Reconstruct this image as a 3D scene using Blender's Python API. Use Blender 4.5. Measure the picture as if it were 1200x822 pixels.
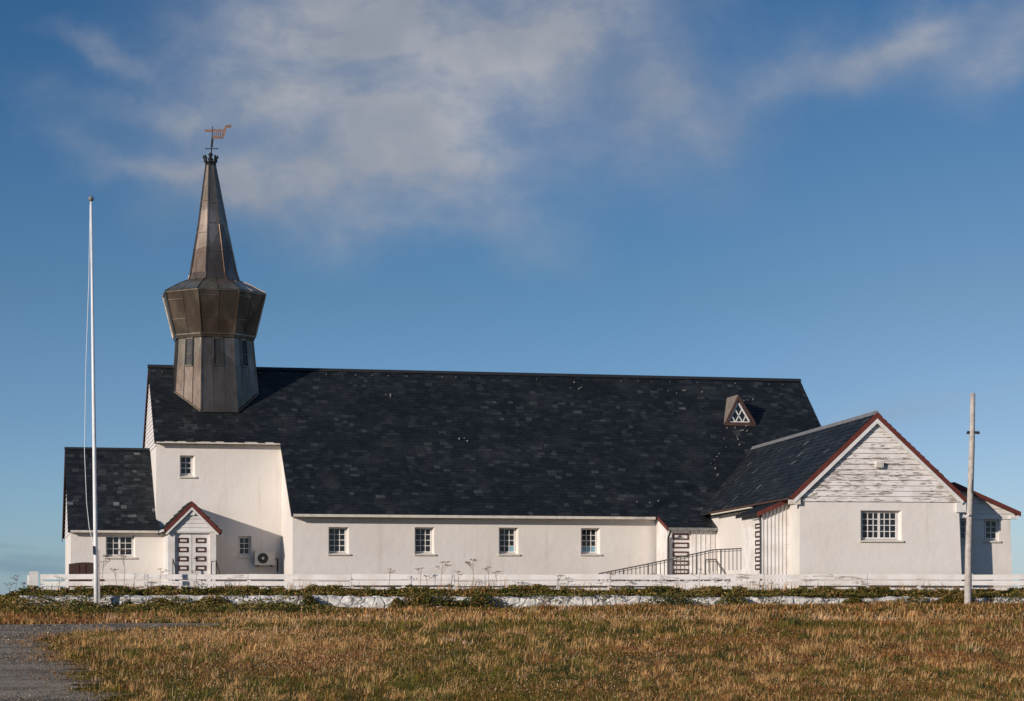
import bpy, math, random
import numpy as np
from mathutils import Vector, Matrix
random.seed(7); rng = np.random.default_rng(11)
R = math.radians
for o in list(bpy.data.objects): bpy.data.objects.remove(o)
sc = bpy.context.scene
COL = sc.collection

# ------------------------------------------------------------------ camera
F, H, EYE = 2724.0, 708.0, 1.6            # focal length in photo pixels, horizon row, eye height
A = math.atan(600 / F)                    # nave facade is turned this far from the view direction
AW = math.atan(355 / F)                   # the gabled wing stands at a slightly different angle
cam_d = bpy.data.cameras.new('camera'); cam = bpy.data.objects.new('camera', cam_d); COL.objects.link(cam)
cam.location = (0, 0, EYE); cam.rotation_euler = (R(90), 0, -A)
cam_d.sensor_width = 36; cam_d.lens = F / 1200 * 36; cam_d.shift_y = (H - 411) / 1200
cam_d.clip_end = 20000; cam_d.clip_start = .5
sc.camera = cam
# ------------------------------------------------------------------ light
SUN_AZ, SUN_EL = R(58), R(15.8)             # from the facade normal towards the left; height
S = Vector((-math.sin(SUN_AZ) * math.cos(SUN_EL), -math.cos(SUN_AZ) * math.cos(SUN_EL), math.sin(SUN_EL)))
sd = bpy.data.lights.new('sun', 'SUN'); so = bpy.data.objects.new('sun', sd); COL.objects.link(so)
sd.energy = 4.3; sd.angle = R(.55); sd.color = (1, .895, .78)
so.rotation_euler = (-S).to_track_quat('-Z', 'Y').to_euler(); so.location = (0, 0, 60)
SKY_STRENGTH = .095
vs = sc.view_settings
sc.display_settings.display_device = 'sRGB'
vs.view_transform = 'Standard'; vs.look = 'None'; vs.gamma = 1; vs.exposure = 0; vs.use_curve_mapping = False

def N(nt, typ, **kw):
    n = nt.nodes.new(typ)
    for k, v in kw.items(): setattr(n, k, v)
    return n
def M(nt, op, a, b=None, c=None, clamp=False):
    n = nt.nodes.new('ShaderNodeMath'); n.operation = op; n.use_clamp = clamp
    for i, v in enumerate((a, b, c)):
        if v is None: continue
        if isinstance(v, (int, float)): n.inputs[i].default_value = v
        else: nt.links.new(v, n.inputs[i])
    return n.outputs[0]
def MIX(nt, fac, a, b, typ='MIX'):
    n = nt.nodes.new('ShaderNodeMix'); n.data_type = 'RGBA'; n.blend_type = typ
    for s_, v in ((n.inputs[0], fac), (n.inputs[6], a), (n.inputs[7], b)):
        if isinstance(v, (int, float)): s_.default_value = v
        elif isinstance(v, tuple): s_.default_value = v + (1,) if len(v) == 3 else v
        else: nt.links.new(v, s_)
    return n.outputs[2]
def RAMP(nt, v, lo, hi, a=0., b=1., smooth=True):
    n = nt.nodes.new('ShaderNodeMapRange'); n.interpolation_type = 'SMOOTHSTEP' if smooth else 'LINEAR'
    nt.links.new(v, n.inputs[0])
    for i, x in enumerate((lo, hi, a, b)): n.inputs[i + 1].default_value = x
    return n.outputs[0]
def NOISE(nt, vec, scale, detail=4, rough=.55, dist=0.):
    n = nt.nodes.new('ShaderNodeTexNoise'); n.inputs['Scale'].default_value = scale
    n.inputs['Detail'].default_value = detail; n.inputs['Roughness'].default_value = rough; n.inputs['Distortion'].default_value = dist
    if vec is not None: nt.links.new(vec, n.inputs['Vector'])
    return n
def SCALE(nt, vec, sx, sy, sz):
    n = nt.nodes.new('ShaderNodeMapping'); n.inputs['Scale'].default_value = (sx, sy, sz); nt.links.new(vec, n.inputs[0]); return n.outputs[0]

# ------------------------------------------------------------------ world: sky with clouds
W = bpy.data.worlds.new('World'); sc.world = W; W.use_nodes = True
nt = W.node_tree; nt.nodes.clear()
sky = N(nt, 'ShaderNodeTexSky', sky_type='NISHITA', sun_disc=False)
sky.sun_elevation = SUN_EL; sky.sun_rotation = math.atan2(S.x, S.y)
sky.air_density = 1.0; sky.dust_density = .25; sky.ozone_density = 2.2; sky.altitude = 50
tc = N(nt, 'ShaderNodeTexCoord'); sep = N(nt, 'ShaderNodeSeparateXYZ'); nt.links.new(tc.outputs['Generated'], sep.inputs[0])
az = M(nt, 'SUBTRACT', M(nt, 'ARCTAN2', sep.outputs[0], sep.outputs[1]), A)
el = M(nt, 'ARCSINE', sep.outputs[2])
U = M(nt, 'MULTIPLY', az, F / 1000); V = M(nt, 'MULTIPLY', el, F / 1000)
comb = N(nt, 'ShaderNodeCombineXYZ'); nt.links.new(U, comb.inputs[0]); nt.links.new(V, comb.inputs[1])
wn = NOISE(nt, comb.outputs[0], 5.5, 5, .55)
ws = N(nt, 'ShaderNodeSeparateColor'); nt.links.new(wn.outputs['Color'], ws.inputs[0])
Uw = M(nt, 'ADD', U, M(nt, 'MULTIPLY', M(nt, 'SUBTRACT', ws.outputs[0], .5), .20))
Vw = M(nt, 'ADD', V, M(nt, 'MULTIPLY', M(nt, 'SUBTRACT', ws.outputs[1], .5), .15))
blobs = [  # azimuth, elevation, widths (thousandths), weight, tilt: the cloud bank over the church
    (490, 40, 170, 80, 1.08, 0), (330, 110, 90, 70, .55, 0), (335, 212, 105, 50, .78, -.1), (500, 190, 110, 50, .55, -.5), (640, 55, 140, 78, .55, 0),
    (780, 150, 80, 60, .5, 0), (975, 88, 95, 24, .62, .42), (1060, 40, 60, 30, .4, .2), (1160, 80, 75, 34, .55, .25), (520, 262, 90, 26, .32, -.25), (240, 128, 90, 14, .42, .05), (205, 195, 55, 10, .35, 0), (470, 155, 70, 26, .4, -.6), (285, 225, 35, 26, .4, 0),
    (115, 78, 45, 10, .45, -.25), (175, 190, 60, 14, .30, 0), (60, 155, 40, 30, .2, 0), (1050, 492, 80, 12, .28, .05), (1190, 462, 40, 8, .2, 0)]
dens = None
for (u0, v0, su, sv, amp, tilt) in blobs:
    du = M(nt, 'SUBTRACT', Uw, (u0 - 600) / 1000); dv = M(nt, 'SUBTRACT', Vw, (H - v0) / 1000)
    c, s_ = math.cos(tilt), math.sin(tilt)
    p = M(nt, 'MULTIPLY', M(nt, 'ADD', M(nt, 'MULTIPLY', du, c), M(nt, 'MULTIPLY', dv, s_)), 1000 / su / 1.3)
    q = M(nt, 'MULTIPLY', M(nt, 'SUBTRACT', M(nt, 'MULTIPLY', dv, c), M(nt, 'MULTIPLY', du, s_)), 1000 / sv / 1.3)
    g = M(nt, 'MULTIPLY', M(nt, 'EXPONENT', M(nt, 'MULTIPLY', M(nt, 'ADD', M(nt, 'MULTIPLY', p, p), M(nt, 'MULTIPLY', q, q)), -1)), amp)
    dens = g if dens is None else M(nt, 'ADD', dens, g)
fb = NOISE(nt, SCALE(nt, comb.outputs[0], 4.6, 7.5, 1), 1.0, 10, .57, .4)
tex = RAMP(nt, fb.outputs['Fac'], .30, .70, .48, 1.22)
fw = NOISE(nt, SCALE(nt, comb.outputs[0], 13, 24, 1), 1.0, 6, .6, .6)
cl = M(nt, 'MULTIPLY', M(nt, 'MULTIPLY', dens, tex), RAMP(nt, fw.outputs['Fac'], .3, .7, .84, 1.16))
cl = RAMP(nt, cl, .03, 1.15, 0, .9, False)
# dusky streaks of thin cloud low over the horizon at the left
db = None
for (u0, v0, su, sv, amp) in ((20, 662, 90, 8, .55), (55, 651, 55, 5, .35), (0, 640, 60, 4, .25), (80, 668, 60, 5, .3)):
    du = M(nt, 'MULTIPLY', M(nt, 'SUBTRACT', Uw, (u0 - 600) / 1000), 1000 / su)
    dv = M(nt, 'MULTIPLY', M(nt, 'SUBTRACT', M(nt, 'ADD', V, M(nt, 'MULTIPLY', M(nt, 'SUBTRACT', ws.outputs[1], .5), .03)), (H - v0) / 1000), 1000 / sv)
    g = M(nt, 'MULTIPLY', M(nt, 'EXPONENT', M(nt, 'MULTIPLY', M(nt, 'ADD', M(nt, 'MULTIPLY', du, du), M(nt, 'MULTIPLY', dv, dv)), -1)), amp)
    db = g if db is None else M(nt, 'ADD', db, g)
skc = MIX(nt, 1.0, sky.outputs[0], (.90, .98, 1.10), 'MULTIPLY')
tr_ = N(nt, 'ShaderNodeValToRGB'); nt.links.new(M(nt, 'MULTIPLY', V, .5), tr_.inputs[0]); te = tr_.color_ramp.elements
te[0].position = 0; te[0].color = (.60, .82, 1.36, 1); te[1].position = 1; te[1].color = (1.35, 1.3, 1.25, 1)
for p_, c_ in ((.035, (.59, .80, 1.22)), (.105, (.49, .64, .93)), (.178, (.41, .56, .71)), (.345, (.25, .455, .62)), (.45, (.28, .48, .62)), (.7, (.9, 1.0, 1.0))):
    e_ = te.new(p_); e_.color = c_ + (1,)
skc = MIX(nt, 1.0, skc, tr_.outputs[0], 'MULTIPLY')
skc = MIX(nt, RAMP(nt, U, .05, .6), skc, MIX(nt, 1.0, skc, (1.28, 1.10, 1.03), 'MULTIPLY'))
hsv = N(nt, 'ShaderNodeHueSaturation'); hsv.inputs['Saturation'].default_value = 1.0; nt.links.new(skc, hsv.inputs['Color'])
skc = hsv.outputs[0]
shade = RAMP(nt, NOISE(nt, comb.outputs[0], 3.2, 5).outputs['Fac'], .35, .65)
ccol = MIX(nt, shade, (3.1, 3.4, 4.0), (4.9, 4.95, 5.3))
out = MIX(nt, cl, skc, ccol)
out = MIX(nt, M(nt, 'MINIMUM', db, .8), out, (1.75, 2.75, 3.7))
bg = N(nt, 'ShaderNodeBackground'); bg.inputs[1].default_value = SKY_STRENGTH
nt.links.new(out, bg.inputs[0]); wo = N(nt, 'ShaderNodeOutputWorld'); nt.links.new(bg.outputs[0], wo.inputs[0])

# ------------------------------------------------------------------ materials
def new_mat(name):
    m = bpy.data.materials.new(name); m.use_nodes = True; t = m.node_tree
    b = t.nodes['Principled BSDF']; co = N(t, 'ShaderNodeTexCoord').outputs['Object']
    return m, t, b, co
def setc(t, b, c):
    if isinstance(c, tuple): b.inputs['Base Color'].default_value = c + (1,)
    else: t.links.new(c, b.inputs['Base Color'])
def bump(t, b, h, strength=.3, dist=.02):
    n = N(t, 'ShaderNodeBump'); n.inputs['Strength'].default_value = strength; n.inputs['Distance'].default_value = dist
    t.links.new(h, n.inputs['Height']); t.links.new(n.outputs[0], b.inputs['Normal'])

def stucco():
    m, t, b, co = new_mat('whitewashed_render')
    big = NOISE(t, co, .35, 5, .6); mid = NOISE(t, co, 2.3, 6, .62); fine = NOISE(t, co, 26, 4, .6)
    streak = NOISE(t, SCALE(t, co, 2.6, 2.6, .16), 1.0, 5, .65)
    c = MIX(t, RAMP(t, big.outputs['Fac'], .38, .66), (.74, .685, .635), (.69, .63, .58))
    c = MIX(t, RAMP(t, streak.outputs['Fac'], .54, .76, 0, .5), c, (.52, .45, .38))
    c = MIX(t, RAMP(t, mid.outputs['Fac'], .60, .78, 0, .35), c, (.60, .57, .53))
    s = N(t, 'ShaderNodeSeparateXYZ'); t.links.new(co, s.inputs[0])
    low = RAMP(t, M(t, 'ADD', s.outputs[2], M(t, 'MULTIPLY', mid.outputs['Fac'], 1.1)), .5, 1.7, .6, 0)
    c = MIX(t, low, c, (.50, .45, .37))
    c = MIX(t, RAMP(t, fine.outputs['Fac'], .66, .76, 0, .3), c, (.45, .42, .4))
    setc(t, b, c); b.inputs['Roughness'].default_value = .9; b.inputs['Specular IOR Level'].default_value = .15
    h = M(t, 'ADD', M(t, 'MULTIPLY', mid.outputs['Fac'], 2.0), M(t, 'MULTIPLY', fine.outputs['Fac'], .35))
    bump(t, b, h, .35, .03); return m
def wood_white(name, peel=0.):
    m, t, b, co = new_mat(name)
    n = NOISE(t, SCALE(t, co, .8, 3, 14), 1.0, 6, .65); g = NOISE(t, co, 1.7, 4)
    c = MIX(t, RAMP(t, g.outputs['Fac'], .35, .7), (.76, .72, .69), (.64, .59, .55))
    if peel:
        patch = NOISE(t, SCALE(t, co, .55, .55, 1.1), 1.0, 3); fl = NOISE(t, SCALE(t, co, 2.4, 2.4, 17), 1.0, 5, .6)
        v = M(t, 'ADD', fl.outputs['Fac'], M(t, 'MULTIPLY', M(t, 'SUBTRACT', patch.outputs['Fac'], .5), .42))
        c = MIX(t, RAMP(t, v, .585 - peel * .05, .64 - peel * .05), c, (.30, .25, .215))
    c = MIX(t, RAMP(t, n.outputs['Fac'], .58, .72, 0, .45), c, (.42, .37, .33))
    setc(t, b, c); b.inputs['Roughness'].default_value = .75; bump(t, b, n.outputs['Fac'], .25, .01); return m
def slate():
    m, t, b, co = new_mat('roof_slate')
    at = N(t, 'ShaderNodeAttribute', attribute_name='tint'); v = at.outputs['Fac']
    r = N(t, 'ShaderNodeValToRGB'); t.links.new(v, r.inputs[0])
    e = r.color_ramp.elements; e[0].position = 0; e[0].color = (.0035, .005, .0075, 1); e[1].position = 1; e[1].color = (.16, .16, .165, 1)
    for p, c in ((.30, (.0065, .0088, .0115, 1)), (.55, (.0115, .0142, .0175, 1)), (.75, (.023, .0265, .030, 1)), (.93, (.050, .054, .056, 1))):
        x = e.new(p); x.color = c
    n = NOISE(t, co, 6, 5, .6); c = MIX(t, RAMP(t, n.outputs['Fac'], .35, .7, 0, .45), r.outputs[0], (.012, .014, .018))
    wf = NOISE(t, SCALE(t, co, .5, .5, .9), 1.0, 5, .65); c = MIX(t, RAMP(t, wf.outputs['Fac'], .50, .70, 0, .5), c, (.030, .033, .034)); c = MIX(t, RAMP(t, wf.outputs['Fac'], .46, .30, 0, .5), c, (.004, .006, .0085)); li = NOISE(t, co, 15, 3); c = MIX(t, RAMP(t, li.outputs['Fac'], .70, .74, 0, .55), c, (.11, .115, .105))
    setc(t, b, c); b.inputs['Roughness'].default_value = .6; b.inputs['Specular IOR Level'].default_value = .28
    bump(t, b, n.outputs['Fac'], .3, .01); return m
def copper(name='aged_copper', green=.0):
    m, t, b, co = new_mat(name)
    n = NOISE(t, SCALE(t, co, 1.2, 1.2, .5), 1.0, 6, .6); n2 = NOISE(t, co, 5, 5, .6)
    c = MIX(t, RAMP(t, n.outputs['Fac'], .33, .68), (.19, .14, .108), (.40, .31, .245))
    c = MIX(t, RAMP(t, n2.outputs['Fac'], .55, .75, 0, .5), c, (.10, .075, .06))
    if green: c = MIX(t, RAMP(t, n2.outputs['Fac'], .3, .62, 0, green), c, (.085, .12, .10))
    nv_ = N(t, 'ShaderNodeTexVoronoi'); nv_.inputs['Scale'].default_value = .9; t.links.new(SCALE(t, co, 1, 1, .55), nv_.inputs['Vector']); nc_ = N(t, 'ShaderNodeSeparateColor'); t.links.new(nv_.outputs['Color'], nc_.inputs[0])
    c = MIX(t, RAMP(t, nc_.outputs[0], 0, 1, 0, .55, False), c, (.085, .052, .038)); c = MIX(t, RAMP(t, nc_.outputs[1], .5, 1, 0, .5, False), c, (.085, .10, .08))
    setc(t, b, c); b.inputs['Metallic'].default_value = .9 if not green else .5; b.inputs['Roughness'].default_value = .36
    bump(t, b, n.outputs['Fac'], .35, .06); return m
def plain(name, c1, c2, rough=.7, metal=0., sc_=4., spec=.4, bumpy=.15):
    m, t, b, co = new_mat(name); n = NOISE(t, co, sc_, 5, .6)
    setc(t, b, MIX(t, RAMP(t, n.outputs['Fac'], .35, .68), c1, c2)); b.inputs['Roughness'].default_value = rough
    b.inputs['Metallic'].default_value = metal; b.inputs['Specular IOR Level'].default_value = spec
    if bumpy: bump(t, b, n.outputs['Fac'], bumpy, .01)
    return m
MT = dict(plinth=plain('dark_plinth', (.085, .07, .06), (.045, .04, .036), .85), rail_metal=plain('galvanised_rail', (.15, .14, .135), (.10, .095, .09), .6, .2), fence_a=wood_white('fence_board'), fence_b=wood_white('fence_board_worn'), fence_c=wood_white('fence_board_flaking', .15), stucco=stucco(), wood=wood_white('painted_board'), peel=wood_white('peeling_board', 1.0), slate=slate(), copper=copper(), patina=copper('green_copper', .75),
    red=plain('oxide_red_paint', (.145, .032, .022), (.10, .022, .016), .6), brown=plain('dark_red_trim', (.085, .022, .018), (.06, .018, .014), .6),
    under=plain('roof_boarding', (.018, .02, .024), (.012, .014, .017), .8), cream=plain('cream_fascia', (.66, .60, .52), (.54, .48, .41), .7),
    dark=plain('dark_metal', (.035, .035, .037), (.05, .047, .045), .5, .5), lead=plain('grey_lead', (.17, .165, .16), (.26, .25, .24), .6, .2),
    glass=plain('window_glass', (.012, .014, .018), (.02, .022, .026), .06, 0, .8, .5, 0), blue_panel=plain('pale_blue_panel', (.16, .33, .42), (.2, .38, .46), .5),
    white=plain('white_paint', (.74, .71, .68), (.64, .60, .57), .6), tan=plain('weathered_sheet', (.155, .125, .105), (.21, .175, .15), .7, 0, 3, .3), rust=plain('rusty_sheet', (.085, .043, .035), (.055, .033, .028), .75, 0, 2.5, .3, .3),
    pole=plain('flagpole_paint', (.78, .78, .78), (.68, .68, .69), .35, 0, 3), oldwood=plain('weathered_wood', (.50, .45, .41), (.36, .32, .29), .8, 0, 6, .2, .3),
    plastic=plain('ac_casing', (.66, .62, .56), (.58, .54, .48), .5), concrete=plain('concrete', (.36, .34, .32), (.27, .255, .24), .9), vane=plain('gilded_vane', (.42, .24, .17), (.32, .18, .12), .5, .4),
    grille=plain('fan_grille', (.03, .03, .03), (.045, .045, .045), .5), soil=plain('stalk', (.18, .10, .06), (.12, .07, .04), .9))

# ------------------------------------------------------------------ mesh helpers
ROTW = Matrix.Rotation(AW - A, 4, 'Z')
class MB:
    def __init__(s, rot=None): s.v = []; s.f = []; s.t = []; s.rot = rot
    def add(s, vs, fs, tint=.5):
        k = len(s.v); s.v += [Vector(p) for p in vs]; s.f += [tuple(i + k for i in f) for f in fs]; s.t += [tint] * len(fs); return s
    def quad(s, a, b, c, d, tint=.5): return s.add((a, b, c, d), ((0, 1, 2, 3),), tint)
    def poly(s, pts): return s.add(pts, (tuple(range(len(pts))),))
    def box(s, x0, x1, y0, y1, z0, z1):
        return s.add([(x0, y0, z0), (x1, y0, z0), (x1, y1, z0), (x0, y1, z0), (x0, y0, z1), (x1, y0, z1), (x1, y1, z1), (x0, y1, z1)],
                     [(0, 3, 2, 1), (4, 5, 6, 7), (0, 1, 5, 4), (1, 2, 6, 5), (2, 3, 7, 6), (3, 0, 4, 7)])
    def prism(s, pts, d):     # extrude polygon by vector d
        n = len(pts); d = Vector(d); a = [Vector(p) for p in pts]
        return s.add(a + [p + d for p in a], [tuple(range(n)), tuple(range(2 * n - 1, n - 1, -1))] + [(i, i + n, (i + 1) % n + n, (i + 1) % n) for i in range(n)])
    def bar(s, p, q, w, h=None, up=(0, 0, 1)):
        p, q = Vector(p), Vector(q); h = h or w; d = (q - p).normalized(); up = Vector(up)
        if abs(d.dot(up)) > .98: up = Vector((0, 1, 0))
        x = d.cross(up).normalized() * w / 2; y = x.cross(d).normalized() * h / 2
        return s.add([p - x - y, p + x - y, p + x + y, p - x + y, q - x - y, q + x - y, q + x + y, q - x + y],
                     [(0, 3, 2, 1), (4, 5, 6, 7), (0, 1, 5, 4), (1, 2, 6, 5), (2, 3, 7, 6), (3, 0, 4, 7)])
    def tube(s, pts, rs, n=8):
        pts = [Vector(p) for p in pts]; k = []
        if not isinstance(rs, (list, tuple)): rs = [rs] * len(pts)
        vs, fs = [], []
        for i, p in enumerate(pts):
            d = (pts[min(i + 1, len(pts) - 1)] - pts[max(i - 1, 0)]).normalized()
            u = d.cross(Vector((0, 1, 0)) if abs(d.y) < .9 else Vector((1, 0, 0))).normalized(); w = d.cross(u)
            vs += [p + (u * math.cos(2 * math.pi * j / n) + w * math.sin(2 * math.pi * j / n)) * rs[i] for j in range(n)]
        for i in range(len(pts) - 1):
            fs += [(i * n + j, i * n + (j + 1) % n, (i + 1) * n + (j + 1) % n, (i + 1) * n + j) for j in range(n)]
        fs += [tuple(range(n - 1, -1, -1)), tuple((len(pts) - 1) * n + j for j in range(n))]
        return s.add(vs, fs)
    def lathe(s, c, prof, n=10):
        vs, fs = [], []; c = Vector(c)
        for (r, z) in prof: vs += [c + Vector((r * math.cos(2 * math.pi * j / n), r * math.sin(2 * math.pi * j / n), z)) for j in range(n)]
        for i in range(len(prof) - 1): fs += [(i * n + j, i * n + (j + 1) % n, (i + 1) * n + (j + 1) % n, (i + 1) * n + j) for j in range(n)]
        return s.add(vs, fs + [tuple(range(n - 1, -1, -1)), tuple((len(prof) - 1) * n + j for j in range(n))])
    def build(s, name, mat, parent=None, tint=False, smooth=False, label=None):
        vs = s.v
        if s.rot: vs = [s.rot @ v for v in vs]
        org = Vector((0, 0, 0)); p = parent
        while p: org += p.location; p = p.parent
        me = bpy.data.meshes.new(name); me.from_pydata([v - org for v in vs], [], s.f); me.update()
        if tint:
            at = me.attributes.new('tint', 'FLOAT', 'FACE'); at.data.foreach_set('value', np.array(s.t, dtype=np.float32))
        if smooth: me.polygons.foreach_set('use_smooth', [True] * len(me.polygons))
        me.materials.append(MT[mat] if isinstance(mat, str) else mat)
        o = bpy.data.objects.new(name, me); COL.objects.link(o); o.parent = parent
        if label: o['label'] = label
        return o
def thing(name, label, cat, loc, group=None):
    o = bpy.data.objects.new(name, None); COL.objects.link(o); o.location = loc; o.empty_display_size = .3
    return tag(o, label, cat, group)
def tag(o, label, cat, group=None):
    o['label'] = label; o['category'] = cat
    if group: o['group'] = group
    return o
def setting(o, kind='structure'): o['kind'] = kind; return o

def on(u, v, Y, al=A):       # where the sight line of a photo pixel meets the upright plane Y of a building frame
    q = (u - 600) / F; dx = q * math.cos(al) + math.sin(al); dy = -q * math.sin(al) + math.cos(al); k = Y / dy
    return Vector((dx * k, Y, (H - v) / F * k + EYE))
def st(u, v, t):             # the same for a plane square to the view, as world coordinates
    return w_st((u - 600) / F * t, t, (H - v) / F * t + EYE)
def w_st(s, t, z): return Vector((s * math.cos(A) + t * math.sin(A), -s * math.sin(A) + t * math.cos(A), z))

# ------------------------------------------------------------------ terrain
def sst(x, a, b): x = np.clip((x - a) / (b - a), 0, 1); return x * x * (3 - 2 * x)
def gz(s, t):
    s = np.asarray(s, float); t = np.asarray(t, float)
    field = .0133 * np.clip(t, -60, 84) + sst(t, 75.5, 83) * (.18 + .22 * sst(s, -14, 14))
    terr = 2.0 - .33 * sst(-s, 17.0, 19.0) - .25 * sst(-s, 19, 40)
    z = field + (terr - field) * sst(t, 83.5, 84.4)
    return z - sst(t, 128, 230) * 9
def vt(v): return 1.6 / ((v - H) / F + .0133)     # photo row -> forward distance on the field
ss_ = np.unique(np.concatenate([np.linspace(-3000, -60, 12), np.linspace(-60, 60, 121), np.linspace(60, 3000, 12)]))
ts_ = np.unique(np.concatenate([np.linspace(-400, 0, 6), np.linspace(0, 75, 26), np.linspace(75, 86, 45), np.linspace(86, 130, 12), np.linspace(130, 240, 12), np.linspace(240, 6000, 12)]))
SS, TT = np.meshgrid(ss_, ts_); ZZ = gz(SS, TT)
mb = MB(); mb.v = [w_st(a, b, c) for a, b, c in zip(SS.ravel(), TT.ravel(), ZZ.ravel())]
ns = len(ss_); mb.f = [(j * ns + i, j * ns + i + 1, (j + 1) * ns + i + 1, (j + 1) * ns + i) for j in range(len(ts_) - 1) for i in range(ns - 1)]
m, t, b, co = new_mat('field_soil')
n1 = NOISE(t, co, .35, 5); n2 = NOISE(t, co, 3.5, 6, .65)
c = MIX(t, RAMP(t, n1.outputs['Fac'], .4, .62), (.085, .052, .022), (.050, .047, .018))
c = MIX(t, RAMP(t, n2.outputs['Fac'], .4, .7), c, (.040, .026, .014)); setc(t, b, c); b.inputs['Roughness'].default_value = 1; b.inputs['Specular IOR Level'].default_value = .05
bump(t, b, n2.outputs['Fac'], .8, .1)
setting(mb.build('ground', m, smooth=True))

# gravel road at the left with a faint track turning off along the wall
edge = [(170, 850), (128, 820), (113, 806), (96, 798), (112, 794), (90, 789), (104, 784), (80, 779), (88, 775), (64, 770), (74, 766), (52, 762), (64, 757), (40, 751), (56, 747.5), (92, 743.5), (150, 740), (205, 737), (260, 734.5), (300, 732.8)]
back = [(300, 731.8), (240, 731), (150, 730.8), (80, 732), (0, 732.6), (-160, 733.5), (-400, 735)]
def gst(u, v): tt = vt(v); return ((u - 600) / F * tt, tt)
road = [gst(u, v) for u, v in edge + back] + [(-30, 40), (-14, 5), (-2.5, 5)]
def smooth_poly(p, k=6, amp=.07):
    o = []
    for i in range(len(p)):
        a, b_ = np.array(p[i]), np.array(p[(i + 1) % len(p)])
        for j in range(k):
            q = a + (b_ - a) * j / k
            if j: q = q + rng.normal(0, amp * min(1, np.linalg.norm(b_ - a) / 3), 2) + (np.array([rng.uniform(-.45, .45), 0]) if i < 11 else 0)
            o.append(tuple(q))
    return o
roadp = smooth_poly(road)
def inside(poly, x, y):
    r = np.zeros(x.shape, bool); n = len(poly)
    for i in range(n):
        (x0, y0), (x1, y1) = poly[i], poly[(i + 1) % n]
        if y0 == y1: continue
        r ^= ((y0 > y) != (y1 > y)) & (x < (x1 - x0) * (y - y0) / (y1 - y0) + x0)
    return r
mb = MB(); mb.poly([w_st(a, b_, .0133 * b_ + .012) for a, b_ in roadp])
m, t, b, co = new_mat('gravel_road')
n1 = NOISE(t, co, .5, 5, .6, .4); n2 = NOISE(t, co, 3.2, 7, .8); n3 = NOISE(t, co, 2.5, 5, .65)
vo = N(t, 'ShaderNodeTexVoronoi'); vo.inputs['Scale'].default_value = 7; t.links.new(co, vo.inputs['Vector'])
c = MIX(t, RAMP(t, n1.outputs['Fac'], .36, .64), (.155, .12, .09), (.34, .272, .205))
c = MIX(t, RAMP(t, n3.outputs['Fac'], .52, .72, 0, .6), c, (.075, .066, .06))
vs_ = N(t, 'ShaderNodeSeparateColor'); t.links.new(vo.outputs['Color'], vs_.inputs[0])
c = MIX(t, RAMP(t, vs_.outputs[0], .55, .95, 0, .35), c, (.38, .32, .27)); c = MIX(t, RAMP(t, n2.outputs['Fac'], .58, .72, 0, .6), c, (.06, .054, .048))
setc(t, b, c); b.inputs['Roughness'].default_value = .95; b.inputs['Specular IOR Level'].default_value = .1
bump(t, b, M(t, 'ADD', vo.outputs['Distance'], n2.outputs['Fac']), .12, .03)
setting(mb.build('road', m))

# ------------------------------------------------------------------ CHURCH
CH = thing('church', 'long white rendered church with dark slate roof and brown copper steeple', 'church', (20, 104, 2.0))
BASE = 1.6
Y0, YE, YR = 100.0, 99.55, 108.1
ze = on(560, 603.4, YE).z; zr = on(560, 438, YR).z; SL = (zr - ze) / (YR - YE)
def roofz(y): return ze + SL * (y - YE)
xNL = on(343, 640, Y0).x; xR = on(935, 446, YR).x
# tower: eave where the sight line at row 516 meets the same roof slope
def eave_y(u, v, z0, y0, sl):
    q = (u - 600) / F; dy = -q * math.sin(A) + math.cos(A); k = (H - v) / F / dy
    return (sl * y0 - z0 + EYE) / (sl - k)
YTE = eave_y(255, 517, ze, YE, SL); YT = YTE + .32; zTE = roofz(YTE)
xTL = on(183, 560, YT).x; xRL = on(173.5, 430, YR).x
YTB = 2 * YR - YT; YNB = 2 * YR - Y0

def panel(mb, x0, x1, z0, z1, y, holes, xmap=None):
    """front wall face with window openings; hole = (x0,z0,x1,z1, ix0,iz0,ix1,iz1, depth): outer and inner opening"""
    xs = sorted({x0, x1} | {h[0] for h in holes} | {h[2] for h in holes}); zs = sorted({z0, z1} | {h[1] for h in holes} | {h[3] for h in holes})
    xm = xmap or (lambda x, z: x)
    for i in range(len(xs) - 1):
        for j in range(len(zs) - 1):
            cx, cz = (xs[i] + xs[i + 1]) / 2, (zs[j] + zs[j + 1]) / 2
            if any(h[0] < cx < h[2] and h[1] < cz < h[3] for h in holes): continue
            mb.quad(*[(xm(x, z), y, z) for x, z in ((xs[i], zs[j]), (xs[i + 1], zs[j]), (xs[i + 1], zs[j + 1]), (xs[i], zs[j + 1]))])
    for h in holes:
        o = [(h[0], y, h[1]), (h[2], y, h[1]), (h[2], y, h[3]), (h[0], y, h[3])]; d = y + h[8]
        n = [(h[4], d, h[5]), (h[6], d, h[5]), (h[6], d, h[7]), (h[4], d, h[7])]
        for k in range(4): mb.quad(o[k], n[k], n[(k + 1) % 4], o[(k + 1) % 4])
def hole(out, inn, Y, al, d):
    a, c = on(out[0], out[3], Y, al), on(out[2], out[1], Y, al); e, g = on(inn[0], inn[3], Y + d, al), on(inn[2], inn[1], Y + d, al)
    return (a.x, a.z, c.x, c.z, min(max(e.x, a.x - .02), c.x), e.z, g.x, g.z, d)
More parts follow.
